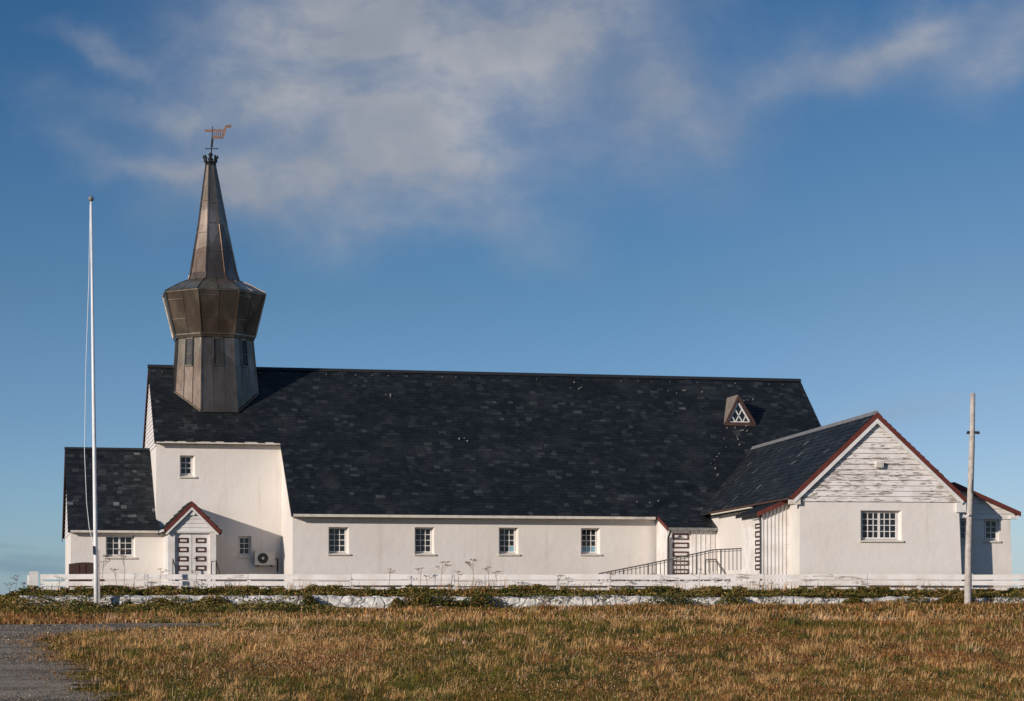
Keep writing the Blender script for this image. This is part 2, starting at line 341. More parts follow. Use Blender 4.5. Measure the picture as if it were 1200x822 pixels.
def window(h, Y, rot, groups, rows, blue_panel=0, sill=True, label=None, shut=False):
    """casement window: frame and glazing bars as one part, pane and sill below it"""
    x0, z0, x1, z1 = h[4:8]; y = Y + h[8] - .012
    fr = MB(rot); w = .055
    fr.box(x0, x0 + w, y - .05, y + .04, z0, z1); fr.box(x1 - w, x1, y - .05, y + .04, z0, z1)
    fr.box(x0 + w, x1 - w, y - .05, y + .04, z0, z0 + w); fr.box(x0 + w, x1 - w, y - .05, y + .04, z1 - w, z1)
    gw = (x1 - x0 - 2 * w) / len(groups)
    for g, cols in enumerate(groups):
        a = x0 + w + g * gw; e = a + gw
        if g: fr.box(a - .042, a + .042, y - .045, y + .04, z0 + w, z1 - w)
        for k in range(1, cols): xx = a + gw * k / cols; fr.box(xx - .0145, xx + .0145, y - .03, y + .03, z0 + w, z1 - w)
    for k in range(1, rows): zz = z0 + w + (z1 - z0 - 2 * w) * k / rows; fr.box(x0 + w, x1 - w, y - .027, y + .027, zz - .0145, zz + .0145)
    wo_ = fr.build('window', 'white', CH, label=label)
    MB(rot).box(x0 + .01, x1 - .01, y + .005, y + .02, z0 + .01, z1 - .01).build('pane', 'glass', wo_)
    if blue_panel:
        zb = z0 + w + (z1 - z0 - 2 * w) / rows; xb = x0 + w if blue_panel == 1 else x1 - w - (x1 - x0) / 3
        MB(rot).box(xb, x1 - w, y - .008, y + .004, z0 + w, zb).build('blue_panel', 'blue_panel', wo_)  # pale blue panel laid over the bottom panes
    if sill: MB(rot).box(h[0] - .05, h[2] + .06, Y - .07, Y + h[8] - .06, h[1] - .05, h[1] + .012).build('sill', 'cream', wo_)
    return wo_

def slates(mb, x0f, x1f, y0, z0, y1, z1, expo=.225, bias=0., seed=1, sparkle=.0012):
    """courses of single slates on a slope rising from (y0,z0) to (y1,z1); x limits depend on y"""
    rr = random.Random(seed); Ls = math.hypot(y1 - y0, z1 - z0); uy, uz = (y1 - y0) / Ls, (z1 - z0) / Ls; ny, nz = -uz, uy
    if ny * 1 > 0 and nz < 0: ny, nz = -ny, -nz
    if nz < 0: ny, nz = -ny, -nz
    rows = int(Ls / expo); expo = Ls / rows; lump = [rr.random() for _ in range(4000)]
    for r in range(rows):
        d0 = r * expo - .012; d1 = d0 + expo * 1.12
        ym = y0 + uy * (d0 + expo / 2); xa, xb = x0f(ym), x1f(ym); x = xa - rr.random() * .2
        first = True
        while x < xb:
            w = rr.uniform(.19, .42); a = max(x, xa); e = min(x + w, xb)
            if e - a > .04:
                lift = rr.uniform(.006, .022); ja = rr.uniform(-.035, .035); jb = ja + rr.uniform(-.012, .012); tl = rr.uniform(-.006, .006)
                P = lambda xx, d, n: (xx, y0 + uy * d + ny * n, z0 + uz * d + nz * n)
                g = .004
                big = .5 + .5 * math.sin(a * .37 + 3 * math.sin(ym * .9 + seed)) * math.sin(ym * 1.3 + a * .11)
                v = min(1, max(0, rr.betavariate(1.6, 2.2) * .82 + .16 * big + bias)); 
                if rr.random() < .010: v = rr.uniform(.84, .93)
                if rr.random() < sparkle: v = rr.uniform(.95, 1.0)
                A_, B_ = P(a + g, d0 + ja, lift + tl), P(e - g, d0 + jb, lift - tl); C_, D_ = P(e - g, d1, .004), P(a + g, d1, .004)
                E_, F_ = P(a + g, d0 + ja, .001), P(e - g, d0 + jb, .001)
                mb.add([A_, B_, C_, D_, E_, F_], [(0, 1, 2, 3), (4, 5, 1, 0), (4, 0, 3), (5, 2, 1)], v)
            x += w

# --- walls of nave and tower
WS = [((385, 618, 408.8, 649.6), (384.3, 618.6, 405.2, 647.6)), ((486, 618.2, 508.8, 649.8), (485.3, 618.8, 505.4, 647.8)),
      ((584.6, 618.6, 607.6, 650), (584, 619.2, 603.4, 648)), ((680.8, 619.2, 703.2, 650), (680.2, 619.8, 698.8, 648.2))]
mb = MB(); hs = [hole(o, i, Y0, A, .34) for o, i in WS]
zN = roofz(Y0) - .06
panel(mb, xNL, xR, BASE, zN, Y0, hs)
# west wall of the nave beyond the tower, up under the slope
mb.poly([(xNL, YT + .2, BASE), (xNL, Y0, BASE), (xNL, Y0, zN), (xNL, YT + .2, roofz(YT + .2) - .05)])
mb.poly([(xNL, YTB - .2, BASE), (xNL, YTB - .2, roofz(2 * YR - YTB + .2) - .05), (xNL, YNB, zN), (xNL, YNB, BASE)])
mb.quad((xNL, YNB, BASE), (xNL, YNB, zN), (xR, YNB, zN), (xR, YNB, BASE))
mb.poly([(xR, Y0, BASE), (xR, YNB, BASE), (xR, YNB, zN), (xR, YR, zr - .1), (xR, Y0, zN)])
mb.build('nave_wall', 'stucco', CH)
for k, h in enumerate(hs): window(h, Y0, None, [3], 4, blue_panel={2: 2, 3: 1}.get(k, 0), label='twelve pane nave window with pale blue lower panes' if k == 3 else None)
tw = hole((210.8, 534, 228.4, 559), (210.5, 535, 224.8, 556.5), YT, A, .3); tl_ = hole((279, 628.5, 294.8, 652.5), (279.5, 629.5, 292.6, 650.5), YT, A, .22)
zTw = zTE + .02
mb = MB(); panel(mb, xTL, xNL + .02, BASE, zTw, YT, [tw, tl_])
zc = on(180, 522, YT).z   # foot of the boarded gable
mb.quad((xTL, YTB, BASE), (xTL, YT, BASE), (xTL, YT, zTw), (xTL, YTB, zTw)); mb.quad((xTL, YTB, BASE), (xTL, YTB, zTw), (xNL, YTB, zTw), (xNL, YTB, BASE))
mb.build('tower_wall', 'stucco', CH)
window(tw, YT, None, [2], 3); window(tl_, YT, None, [2], 3)
def gable_side(mb, x, ylo, yhi, z0, zap, yap, step=.19):   # boarding on a west-facing gable
    n = int((zap - z0) / step)
    for k in range(n + 1):
        za, zb = z0 + k * step, min(z0 + (k + 1) * step, zap); fa, fb_ = (za - z0) / (zap - z0), (zb - z0) / (zap - z0)
        a0, a1 = ylo + (yap - ylo) * fa, yhi + (yap - yhi) * fa; b0, b1 = ylo + (yap - ylo) * fb_, yhi + (yap - yhi) * fb_
        mb.quad((x - .03, a1, za), (x - .03, a0, za), (x - .004, b0, zb), (x - .004, b1, zb)); mb.quad((x, a1, za), (x, a0, za), (x - .03, a0, za), (x - .03, a1, za))
mb = MB(); gable_side(mb, xTL, YT - .05, YTB + .05, zTw - .25, zr - .12, YR); mb.build('gable_boarding', 'wood', CH)

MB().box(on(372, 0, Y0).x, on(767, 0, Y0).x, Y0 - .035, Y0 - .002, BASE, 2.60).build('plinth', 'plinth', CH)  # dark band added along the nave foot so the fence gaps look dark
# --- nave and tower roof
xNRL = xNL - .12
x0f = lambda y: xRL if y > YTE else xNRL
x1f = lambda y: xR + .12
mb = MB(); slates(mb, x0f, x1f, YE, ze, YR, zr, seed=3)
mb2 = MB()
for sgn in (0, 1):
    fy = (lambda y: y) if not sgn else (lambda y: 2 * YR - y)
    e = -.16
    for (xa, xb, ya, yb) in ((xRL, xR + .12, YTE, YR), (xNRL, xR + .12, YE, YTE)):
        P = [(xa, fy(ya), roofz(ya)), (xb, fy(ya), roofz(ya)), (xb, fy(yb), roofz(yb)), (xa, fy(yb), roofz(yb))]
        mb2.prism(P, (0, 0, e))
mbb = MB(); slates(mbb, lambda y: x0f(2 * YR - y), x1f, 2 * YR - YE, ze, YR, zr, seed=5, expo=.4)
k = len(mb.v); mb.v += mbb.v; mb.f += [tuple(i + k for i in f) for f in mbb.f]; mb.t += mbb.t
NR = mb.build('nave_roof', 'slate', CH, tint=True); mb2.build('roof_deck', 'under', NR)
mb = MB(); mb.prism([(xRL - .02, YR - .16, zr - .06), (xRL - .02, YR, zr + .09), (xRL - .02, YR + .16, zr - .06), (xRL - .02, YR, zr - .02)], (xR + .12 - xRL + .04, 0, 0))
mb.build('ridge_cap', 'under', NR)
x = xRL + .6; nh = 0
def hook(x, yy, w, h):
    zz = roofz(yy); MB().box(x, x + w, yy - .07, yy - .03, zz + .01, zz + h).build('roof_hook', 'lead', NR)
while x < xR - .3:
    if random.random() < .6: hook(x, YR - .33, .035, random.uniform(.04, .07)); nh += 1
    x += random.uniform(.6, 1.0)
for (u_, v_, n_, su_, sv_) in ((870, 505, 9, 14, 4), (852, 515, 5, 16, 9), (838, 545, 6, 10, 12), (545, 512, 3, 6, 8), (690, 455, 5, 26, 5), (455, 465, 3, 12, 3), (790, 460, 5, 20, 4), (760, 590, 3, 20, 5), (890, 470, 3, 20, 3)):
    for _ in range(n_):
        u1, v1 = random.gauss(u_, su_ * .6), random.gauss(v_, sv_ * .6); yy = eave_y(u1, v1, ze, YE, SL)
        if YE < yy < YR - .5: hook(on(u1, v1, yy).x, yy, random.uniform(.03, .07), random.uniform(.04, .10)); nh += 1

mb = MB(); mb.box(xNL - .02, on(768, 605, YE).x, YE - .05, YE + .12, ze - .15, ze - .035); mb.box(xNL - .02, on(768, 605, YE).x, YE + .12, Y0, ze - .17, ze - .10); mb.build('fascia', 'cream', CH)
mb = MB(); mb.box(xTL - .02, xNL, YTE - .04, YTE + .08, zTE - .13, zTE - .03); mb.box(xTL, xNL, YTE + .08, YT, zTE - .14, zTE - .08); mb.build('fascia', 'cream', CH)
# red barge boards on the west verge, back slope
mb = MB(); mb.prism([(xRL - .01, YR, zr - .12), (xRL - .01, 2 * YR - YTE, zTE - .12), (xRL - .01, 2 * YR - YTE, zTE - .34), (xRL - .01, YR, zr - .36)], (.03, 0, 0)); mb.build('barge_board', 'brown', CH)

# --- vestry at the west end
YA = YT - .30; YAE = YA - .3; YAB = 2 * YR - YA
xAL = on(83, 640, YA).x; xARL = on(76, 526, YR).x
zAe = on(130, 621, YAE).z; zAr = on(130, 526.5, YR).z; SA = (zAr - zAe) / (YR - YAE)
aw = hole((124, 627.2, 158.4, 653.6), (124, 628.5, 155.6, 651.5), YA, A, .24)
xAR = xTL + 1.2
mb = MB(); zA = zAe - .02
panel(mb, xAL, xAR, BASE, zA, YA, [aw])
mb.quad((xAL, YAB, BASE), (xAL, YA, BASE), (xAL, YA, zA), (xAL, YAB, zA)); mb.quad((xAR, YA, BASE), (xAR, YT + .1, BASE), (xAR, YT + .1, zA), (xAR, YA, zA)); mb.quad((xAL, YAB, BASE), (xAL, YAB, zA), (xTL, YAB, zA), (xTL, YAB, BASE))
mb.build('vestry_wall', 'stucco', CH)
window(aw, YA, None, [2, 2], 3)
mb = MB(); gable_side(mb, xAL, YA - .02, YAB + .02, zA - .12, zAr - .1, YR); mb.build('gable_boarding', 'wood', CH)
mb = MB(); xe = lambda y: xTL + (0.02 if y > YT - .05 else .10)
slates(mb, lambda y: xARL, xe, YAE, zAe, YR, zAr, bias=.10, seed=8, sparkle=.002)
mbb = MB(); slates(mbb, lambda y: xARL, lambda y: xTL, 2 * YR - YAE, zAe, YR, zAr, seed=9, expo=.4); k = len(mb.v); mb.v += mbb.v; mb.f += [tuple(i + k for i in f) for f in mbb.f]; mb.t += mbb.t
VR = mb.build('vestry_roof', 'slate', CH, tint=True)
mb = MB()
for fy in ((lambda y: y), (lambda y: 2 * YR - y)):
    mb.prism([(xARL, fy(YAE), zAe), (xTL + .1 if fy(1) == 1 else xTL, fy(YAE), zAe), (xTL + .1 if fy(1) == 1 else xTL, fy(YT - .05), zAe + SA * (YT - .05 - YAE)), (xARL, fy(YT - .05), zAe + SA * (YT - .05 - YAE))], (0, 0, -.14))
    mb.prism([(xARL, fy(YT - .05), zAe + SA * (YT - .05 - YAE)), (xTL, fy(YT - .05), zAe + SA * (YT - .05 - YAE)), (xTL, fy(YR), zAr), (xARL, fy(YR), zAr)], (0, 0, -.14))
mb.build('roof_deck', 'under', VR)
mb = MB(); mb.prism([(xARL - .02, YR - .14, zAr - .04), (xARL - .02, YR, zAr + .07), (xARL - .02, YR + .14, zAr - .04)], (xTL - xARL, 0, 0)); mb.build('ridge_cap', 'under', VR)
mb = MB(); mb.box(xAL - .02, xAR - .3, YAE - .04, YAE + .08, zAe - .13, zAe - .03); mb.box(xAL, xAR - .3, YAE + .08, YA, zAe - .15, zAe - .09); mb.build('fascia', 'cream', CH)
mb = MB(); mb.prism([(xARL - .01, YR, zAr - .1), (xARL - .01, 2 * YR - YAE, zAe - .1), (xARL - .01, 2 * YR - YAE, zAe - .32), (xARL - .01, YR, zAr - .34)], (.03, 0, 0)); mb.build('barge_board', 'brown', CH)

# --- door builder: leaf with framed panels
def door(x0, x1, z0, z1, y, panels, rot=None, facing='y', handle=None, label=None, wall=None):
    """leaf in plane y facing -y (or, facing 'x', in plane x=y facing -x with x0..x1 along y)"""
    mp = (lambda a, d, z: (a, y + d, z)) if facing == 'y' else (lambda a, d, z: (y + d, a, z))
    def bx(mb, a0, a1, d0, d1, zz0, zz1):
        p, q = mp(a0, d0, zz0), mp(a1, d1, zz1); mb.box(min(p[0], q[0]), max(p[0], q[0]), min(p[1], q[1]), max(p[1], q[1]), zz0, zz1)
    lf = MB(rot); bx(lf, x0, x1, 0, .05, z0, z1); L = lf.build('door', 'wood', CH, label=label)
    for (px0, px1, pz0, pz1) in panels:
        fr = MB(rot); w = .06
        bx(fr, px0, px1, -.028, 0, pz1 - w, pz1); bx(fr, px0, px1, -.028, 0, pz0, pz0 + w)
        bx(fr, px0, px0 + w, -.028, 0, pz0 + w, pz1 - w); bx(fr, px1 - w, px1, -.028, 0, pz0 + w, pz1 - w)
        fr.build('panel_frame', 'brown', L)
    if handle: hh = MB(rot); p = mp(handle[0], -.06, handle[1]); q = mp(handle[0] + handle[2], -.06, handle[1]); hh.bar(p, q, .025); p2 = mp(handle[0], .0, handle[1]); hh.bar(p2, p, .03); hh.build('handle', 'dark', L)
    return L

# --- gabled entrance porch in front of the tower
YP = 101.1; YPo = YP - .14
ap = on(225, 588, YPo); eL = on(190.5, 622, YPo); eR = on(259.7, 623, YPo)
xPL = on(196.8, 640, YP).x; xPR = on(253.2, 640, YP).x
dz = on(225, 625.5, YP).z; d0 = on(204.6, 640, YP + .12).x; d1 = on(245.6, 640, YP + .12).x; dm = on(224.9, 640, YP + .12).x
zb = on(225, 623.5, YP).z; zd0 = 2.18
mb = MB(); mb.box(xPL, d0, YP, YT, BASE, zb); mb.box(d1, xPR, YP, YT, BASE, zb); mb.box(d0, d1, YP + .18, YT, BASE, zb); mb.box(d0, d1, YP, YP + .18, dz + .02, zb)
mb.build('porch_wall', 'wood', CH)
mb = MB(); za0 = zb; za1 = ap.z - .18; n = 6
sl = lambda z: ap.x - (ap.x - eL.x) * (ap.z - z) / (ap.z - eL.z) + .12; sr = lambda z: ap.x + (eR.x - ap.x) * (ap.z - z) / (ap.z - eR.z) - .12
for k in range(n):
    a, e = za0 + (za1 - za0) * k / n, za0 + (za1 - za0) * (k + 1) / n
    mb.quad((sl(a), YP - .035, a), (sr(a), YP - .035, a), (sr(e), YP - .005, e), (sl(e), YP - .005, e)); mb.quad((sl(a), YP, a), (sr(a), YP, a), (sr(a), YP - .035, a), (sl(a), YP - .035, a))
mb.build('gable_boarding', 'wood', CH)
mb = MB(); cz = on(225, 603.5, YP).z; cx = on(225.5, 600, YP).x
mb.prism([(cx - .10, YP - .10, cz - .02), (cx + .10, YP - .10, cz - .02), (cx + .10, YP - .10, cz + .10), (cx, YP - .10, cz + .18), (cx - .10, YP - .10, cz + .10)], (0, .09, 0)); mb.build('porch_lamp', 'white', CH)
def pitched(name, apx, lx, rx, y0, y1, rot, mat_red='red', th=.20, white=.10):
    """verge boards of a gable: outer red board and a pale inner board"""
    for (e_, sg) in ((lx, -1), (rx, 1)):
        d = Vector((e_.x - apx.x, 0, e_.z - apx.z)); nrm = Vector((-d.z, 0, d.x)).normalized() * (1 if sg > 0 else -1)
        if nrm.z > 0: nrm = -nrm
        a = Vector((apx.x, y0, apx.z)); e2 = Vector((e_.x, y0, e_.z)); drop = Vector((0, 0, -th / abs(nrm.z) if abs(nrm.z) > .2 else -th))
        MB(rot).prism([a, e2, e2 + nrm * th, a + drop], (0, .05, 0)).build('barge_board', mat_red, CH)
        if white: MB(rot).prism([a + drop, e2 + nrm * th, e2 + nrm * (th + white), a + drop * (1 + white / th)], (0, .05, 0)).build('barge_board', 'white', CH)
pitched('p', ap, eL, eR, YPo - .03, YPo, None, th=.17, white=.08)
mb = MB(); th = .10
for e_ in (eL, eR):
    mb.prism([(ap.x, YPo + .025, ap.z - .02), (e_.x, YPo + .025, e_.z - .02), (e_.x, YPo + .025, e_.z - .02 - th), (ap.x, YPo + .025, ap.z - .02 - th)], (0, YT - YPo - .03, 0))
PR = mb.build('porch_roof', 'under', CH)
# slates on the porch: courses run along the depth, built by hand on both slopes
mb = MB(); rr = random.Random(4)
for e_ in (eL, eR):
    d = Vector((e_.x - ap.x, 0, e_.z - ap.z)); Ls = d.length; d.normalize(); nn = Vector((-d.z, 0, d.x)); nn = nn if nn.z > 0 else -nn
    for r in range(7):
        s0, s1 = Ls - r * Ls / 7 + .02, Ls - (r + 1) * Ls / 7 - .03; y = YPo
        while y < YT:
            w = rr.uniform(.25, .5); y2 = min(y + w, YT); P = lambda s, yy, k: Vector((ap.x, yy, ap.z)) + d * s + nn * k
            lf = rr.uniform(.03, .07); mb.add([P(s0, y + .004, lf), P(s0, y2 - .004, lf), P(s1, y2 - .004, .01), P(s1, y + .004, .01), P(s0, y + .004, 0), P(s0, y2 - .004, 0)], [(0, 1, 2, 3), (4, 5, 1, 0), (4, 0, 3), (5, 2, 1)], rr.uniform(.2, .8)); y = y2
mb.build('slate_course', 'slate', PR, tint=True)
yd = YP + .12
for (a, e, ph0, ph1, hd) in ((d0, dm - .012, 208.3, 220.4, None), (dm + .012, d1, 229.2, 241.2, (dm + .10, on(225, 654.3, yd).z, .16))):
    pan = [(on(ph0, 0, yd).x, on(ph1, 0, yd).x, on(0, v1, yd).z, on(0, v0, yd).z) for v0, v1 in ((629.2, 635.2), (640, 646.2), (651, 657.2), (662, 668.2), (673, 679))]
    door(a, e, zd0, dz, yd, pan, handle=hd)
MB().box(d0, d1, yd + .02, yd + .08, BASE, zd0 + .2).build('doorstep', 'concrete', CH)
MB().bar(on(191, 622, YPo - .08), on(191, 622, YPo - .08) + Vector((-.0, 1.6, 0)), .10).build('gutter', 'white', CH)

# --- copper steeple
YS = 107.25; sx = on(251, 400, YS).x
pxm = F / (YS * 1.005)
def ring(v, rpx, u=251.0, ov=0):
    z = on(u, v, YS).z; r = rpx / pxm; cx = sx + (u - 251.0) / pxm
    return [Vector((cx + r * math.sin(R(22.5 + 45 * k)), YS - r * math.cos(R(22.5 + 45 * k)), z)) for k in range(8)]
def loft(mb, rings):
    n = 8; vs = [p for r in rings for p in r]
    mb.add(vs, [(i * n + (j - 1) % n, i * n + j, (i + 1) * n + j, (i + 1) * n + (j - 1) % n) for i in range(len(rings) - 1) for j in range(n)])
r_bot, r_drum = ring(515, 55.8, 252.8), ring(397, 46.2)
mb = MB(); loft(mb, [r_bot, r_drum]); ST = mb.build('steeple', 'copper', CH)
mb = MB(); c0, c1, c2 = ring(400, 48.6), ring(396, 49.5), ring(347, 61.8); loft(mb, [ring(400, 46), c0, c1, c2, ring(345.4, 62.2)]); mb.add(c0, [tuple(range(8))]); CO_ = mb.build('belfry_collar', 'copper', ST)
mb = MB(); k0, k1, k2 = ring(345.6, 62.6, 250.6), ring(336, 45, 250.4), ring(330, 31, 250.2); loft(mb, [ring(347.5, 61), k0, k1, k2]); mb.build('collar_roof', 'patina', ST)
p0, p1, p2, p3 = ring(332, 32, 250.2), ring(322, 28.5, 250.1), ring(265, 17.5, 249), ring(193, 5.6, 246.8)
mb = MB(); loft(mb, [p0, p1, p2, p3]); mb.add(p3, [tuple(range(8))]); mb.build('spire', 'copper', ST)
mb = MB()
lerp = lambda a, b_, k: a + (b_ - a) * k
def seam(a, e, w=.05): mb.bar(a, e, w)
for j in range(8):
    seam(r_bot[j], r_drum[j], .07); seam(c1[j], c2[j], .07); seam(k0[j], k1[j], .05); seam(k1[j], k2[j], .05)
    for a, e in ((p0, p1), (p1, p2), (p2, p3)): seam(a[j], e[j], .06)
    i = (j - 1) % 8
    for fx in (.33, .67): seam(lerp(r_bot[i], r_bot[j], fx), lerp(r_drum[i], r_drum[j], fx), .035)
    seam(lerp(c1[i], c1[j], .5), lerp(c2[i], c2[j], .5), .04); seam(lerp(k0[i], k0[j], .5), lerp(k2[i], k2[j], .5), .04)
    rj = random.Random(j)
    for hgt in (.33 + .1 * rj.random(), .8 + .1 * rj.random()):
        a, e = lerp(c1[i], c2[i], hgt), lerp(c1[j], c2[j], hgt); mb.bar(a, lerp(a, e, .5), .022); mb.bar(lerp(a, e, .5) + Vector((0, 0, .06)), e + Vector((0, 0, .06)), .022)
    for fx0, fx1 in ((0, .33), (.33, .67), (.67, 1)):
        hgt = .30 + .25 * rj.random(); mb.bar(lerp(lerp(r_bot[i], r_bot[j], fx0), lerp(r_drum[i], r_drum[j], fx0), hgt), lerp(lerp(r_bot[i], r_bot[j], fx1), lerp(r_drum[i], r_drum[j], fx1), hgt), .02)
    for hgt in (.2, .42, .66, .85):
        hh = hgt + rj.uniform(-.06, .06); mb.bar(lerp(p1[i], p3[i], hh), lerp(p1[j], p3[j], hh), .018)
    mb.bar(c2[i], c2[j], .05); mb.bar(c1[i], c1[j], .06); mb.bar(r_bot[i], r_bot[j], .05)
mb.build('standing_seam', 'copper', ST)
for j in range(8):   # louvred slit openings high on the drum
    i = (j - 1) % 8; nn = (r_bot[i] + r_bot[j]) / 2 - Vector((sx, YS, r_bot[0].z)); nn.z = 0; nn.normalize()
    Q = lambda fx, k: lerp(lerp(r_bot[i], r_bot[j], fx), lerp(r_drum[i], r_drum[j], fx), k)
    a, e, g, h_ = Q(.36, .70), Q(.64, .70), Q(.64, .965), Q(.36, .965)
    lv = MB(); lv.prism([a + nn * .02, e + nn * .02, g + nn * .02, h_ + nn * .02], nn * -.08); L = lv.build('louvre', 'dark', ST)
    fr = MB()
    for p, q in ((a, e), (e, g), (g, h_), (h_, a)): fr.bar(p + nn * .03, q + nn * .03, .05, .07)
    for k in (4,): fr.bar(lerp(a, h_, k / 9) + nn * .03, lerp(e, g, k / 9) + nn * .03, .03, .02)
    fr.build('louvre_frame', 'copper', ST)
mb = MB()   # flashing round the foot, lying on the slates
for (i, j) in ((6, 7), (7, 0), (0, 1)):
    def onroof(a, e, f):
        p, q = lerp(r_bot[a], r_bot[e], f), lerp(r_drum[a], r_drum[e], f)
        fa, fb_ = 0, 1
        for _ in range(40):
            m_ = (fa + fb_) / 2; x = lerp(p, q, m_)
            if x.z < (roofz(x.y) if x.y < YR else roofz(2 * YR - x.y)): fa = m_
            else: fb_ = m_
        return lerp(p, q, fa)
    pts = [onroof(i, j, k / 6) for k in range(7)]
    for k in range(6): mb.bar(pts[k] + Vector((0, -.03, .05)), pts[k + 1] + Vector((0, -.03, .05)), .14, .05)
mb.build('flashing', 'copper', ST)
# finial crown and weather vane
ft = on(246.8, 193, YS); cxx, czz = ft.x, ft.z
P = lambda u, v, dy=0: on(u, v, YS + dy)
mb = MB(); mb.lathe((cxx, YS, czz - .05), [(.24, 0), (.27, .06), (.16, .12), (.10, .22), (.13, .30), (.05, .40), (.09, .46), (.11, .52), (.03, .60)], 10)
for k in range(8):
    an = R(45 * k + 10); dx, dy = math.sin(an), math.cos(an); mb.tube([(cxx + dx * .14, YS + dy * .14, czz), (cxx + dx * .26, YS + dy * .26, czz + .12), (cxx + dx * .30, YS + dy * .30, czz + .30)], [.035, .05, .02], 6)
    mb.lathe((cxx + dx * .31, YS + dy * .31, czz + .26), [(.01, 0), (.055, .04), (.055, .10), (.01, .16)], 6)
mb.build('finial', 'dark', ST)
mb = MB(); top = P(249, 148); mb.tube([(cxx, YS, czz + .4), (P(247.5, 174).x, YS, P(0, 174).z), (top.x, YS, top.z)], [.035, .03, .018], 6); mb.tube([P(248, 172.5), P(249, 163)], .05, 6)
mb.bar(P(241.5, 174.5), P(254.5, 174.5), .035); mb.lathe(P(241.5, 175.4), [(.0, 0), (.06, .03), (.0, .07)], 6); mb.lathe(P(254.5, 175.4), [(.0, 0), (.06, .03), (.0, .07)], 6)
VN = mb.build('weather_vane', 'dark', ST)
mb = MB(); D = (0, .03, 0)
def pl(*uv): mb.prism([P(u, v, -.015) for u, v in uv], D)
pl((240, 152), (249, 152), (249, 154.6), (240, 154.6)); pl((249.4, 151.6), (262, 151.8), (262, 153.6), (249.4, 153.6)); pl((249, 160.2), (261.5, 160.4), (262.5, 162.6), (249, 162.6))
pl((262, 151.8), (264.5, 147.2), (266.5, 148.6), (264.8, 153), (263.4, 159), (261.5, 160.4), (261.6, 155)); pl((264.5, 147.2), (270.2, 146), (271.5, 148), (270.5, 149.8), (266.5, 149.6))
for k in range(5):
    u0 = 250 + k * 2.4
    pl((u0, 153.6), (u0 + .7, 153.6), (u0 + 2.1, 160.2), (u0 + 1.4, 160.2)); pl((u0 + 1.5, 153.6), (u0 + 2.2, 153.6), (u0 + .7, 160.2), (u0, 160.2))
mb.build('vane_banner', 'vane', ST)

# --- triangular dormer
def yroof(u, v): return eave_y(u, v, ze, YE, SL)
YD = yroof(866, 497); dl, dr = on(848, 497, YD), on(885, 496.5, YD); da = on(864.2, 463, YD); zbk = da.z; ybk = YE + (da.z - ze) / SL
mb = MB()
for e_ in (dl, dr):
    back = Vector((e_.x, e_.y, e_.z))
    mb.prism([(da.x, YD - .10, da.z), (e_.x, YD - .10, e_.z), (e_.x, YD + .12, e_.z + .02), (da.x, ybk + .05, da.z)], (0, 0, -.09) if False else Vector((0, 0, -.10)))
DO = mb.build('dormer', 'tan', CH)
for e_ in (dl, dr):
    inn = Vector((da.x, 0, da.z - .35)); s_ = 1 if e_ is dr else -1
    MB().prism([(da.x, YD - .14, da.z), (e_.x, YD - .14, e_.z), (e_.x - s_ * .15, YD - .14, e_.z), (da.x, YD - .14, da.z - .26)], (0, .05, 0)).build('barge_board', 'rust', DO)
MB().box(dl.x, dr.x, YD - .13, YD - .06, dl.z - .12, dl.z + .08).build('dormer_base', 'rust', DO)
wl, wr, wa = on(853.5, 495, YD - .05), on(878.5, 495, YD - .05), on(865, 472, YD - .05)
MB().prism([(dl.x + .1, YD - .02, dl.z), (dr.x - .1, YD - .02, dl.z), (da.x, YD - .02, da.z - .2)], (0, .04, 0)).build('pane', 'glass', DO)
mb = MB(); wl.y = wr.y = wa.y = YD - .055
for a, e in ((wl, wr), (wr, wa), (wa, wl)): mb.bar(a, e, .07, .05, (0, 1, 0))
for k in (1 / 3, 2 / 3): mb.bar(lerp(wl, wr, k), lerp(wa, wr, k), .045, .03, (0, 1, 0)); mb.bar(lerp(wl, wr, k), lerp(wl, wa, k), .045, .03, (0, 1, 0))
mb.build('lattice', 'white', DO)

# --- gabled wing towards the viewer (frame turned by AW)
YW = 86.0; YWo = YW - .15
wap, wl_, wr_ = on(1028, 483.5, YWo, AW), on(925.5, 582.5, YWo, AW), on(1133.2, 584.5, YWo, AW)
YWB = 108.0
xWL, xWR = on(937, 640, YW, AW).x, on(1123.5, 590, YW, AW).x
zWb = on(1030, 588.2, YW, AW).z
wh = hole((1008.6, 598.6, 1056.6, 634), (1008.4, 600, 1050.6, 631.8), YW, AW, .24)
bat = lambda x, z: x + (.16 * (zWb - z) / (zWb - BASE) if x > xWR - .01 else 0)
mb = MB(ROTW); panel(mb, xWL, xWR, BASE, zWb, YW, [wh], bat)
mb.quad((xWL, YWB, BASE), (xWL, YW, BASE), (xWL, YW, zWb), (xWL, YWB, zWb)); mb.quad((xWR + .16, YW, BASE), (xWR + .16, YWB, BASE), (xWR, YWB, zWb), (xWR, YW, zWb))
mb.poly([(xWL, YWB, BASE), (xWL, YWB, zWb), (wap.x, YWB, wap.z - .1), (xWR, YWB, zWb), (xWR + .16, YWB, BASE)])
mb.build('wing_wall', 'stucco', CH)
window(wh, YW, ROTW, [3, 3], 4)
mb = MB(ROTW); nb = 15; zt = wap.z - .32
WL_ = lambda z: wap.x + (wl_.x - wap.x) * (wap.z - .30 - z) / (wap.z - wl_.z); WR_ = lambda z: wap.x + (wr_.x - wap.x) * (wap.z - .30 - z) / (wap.z - wr_.z)
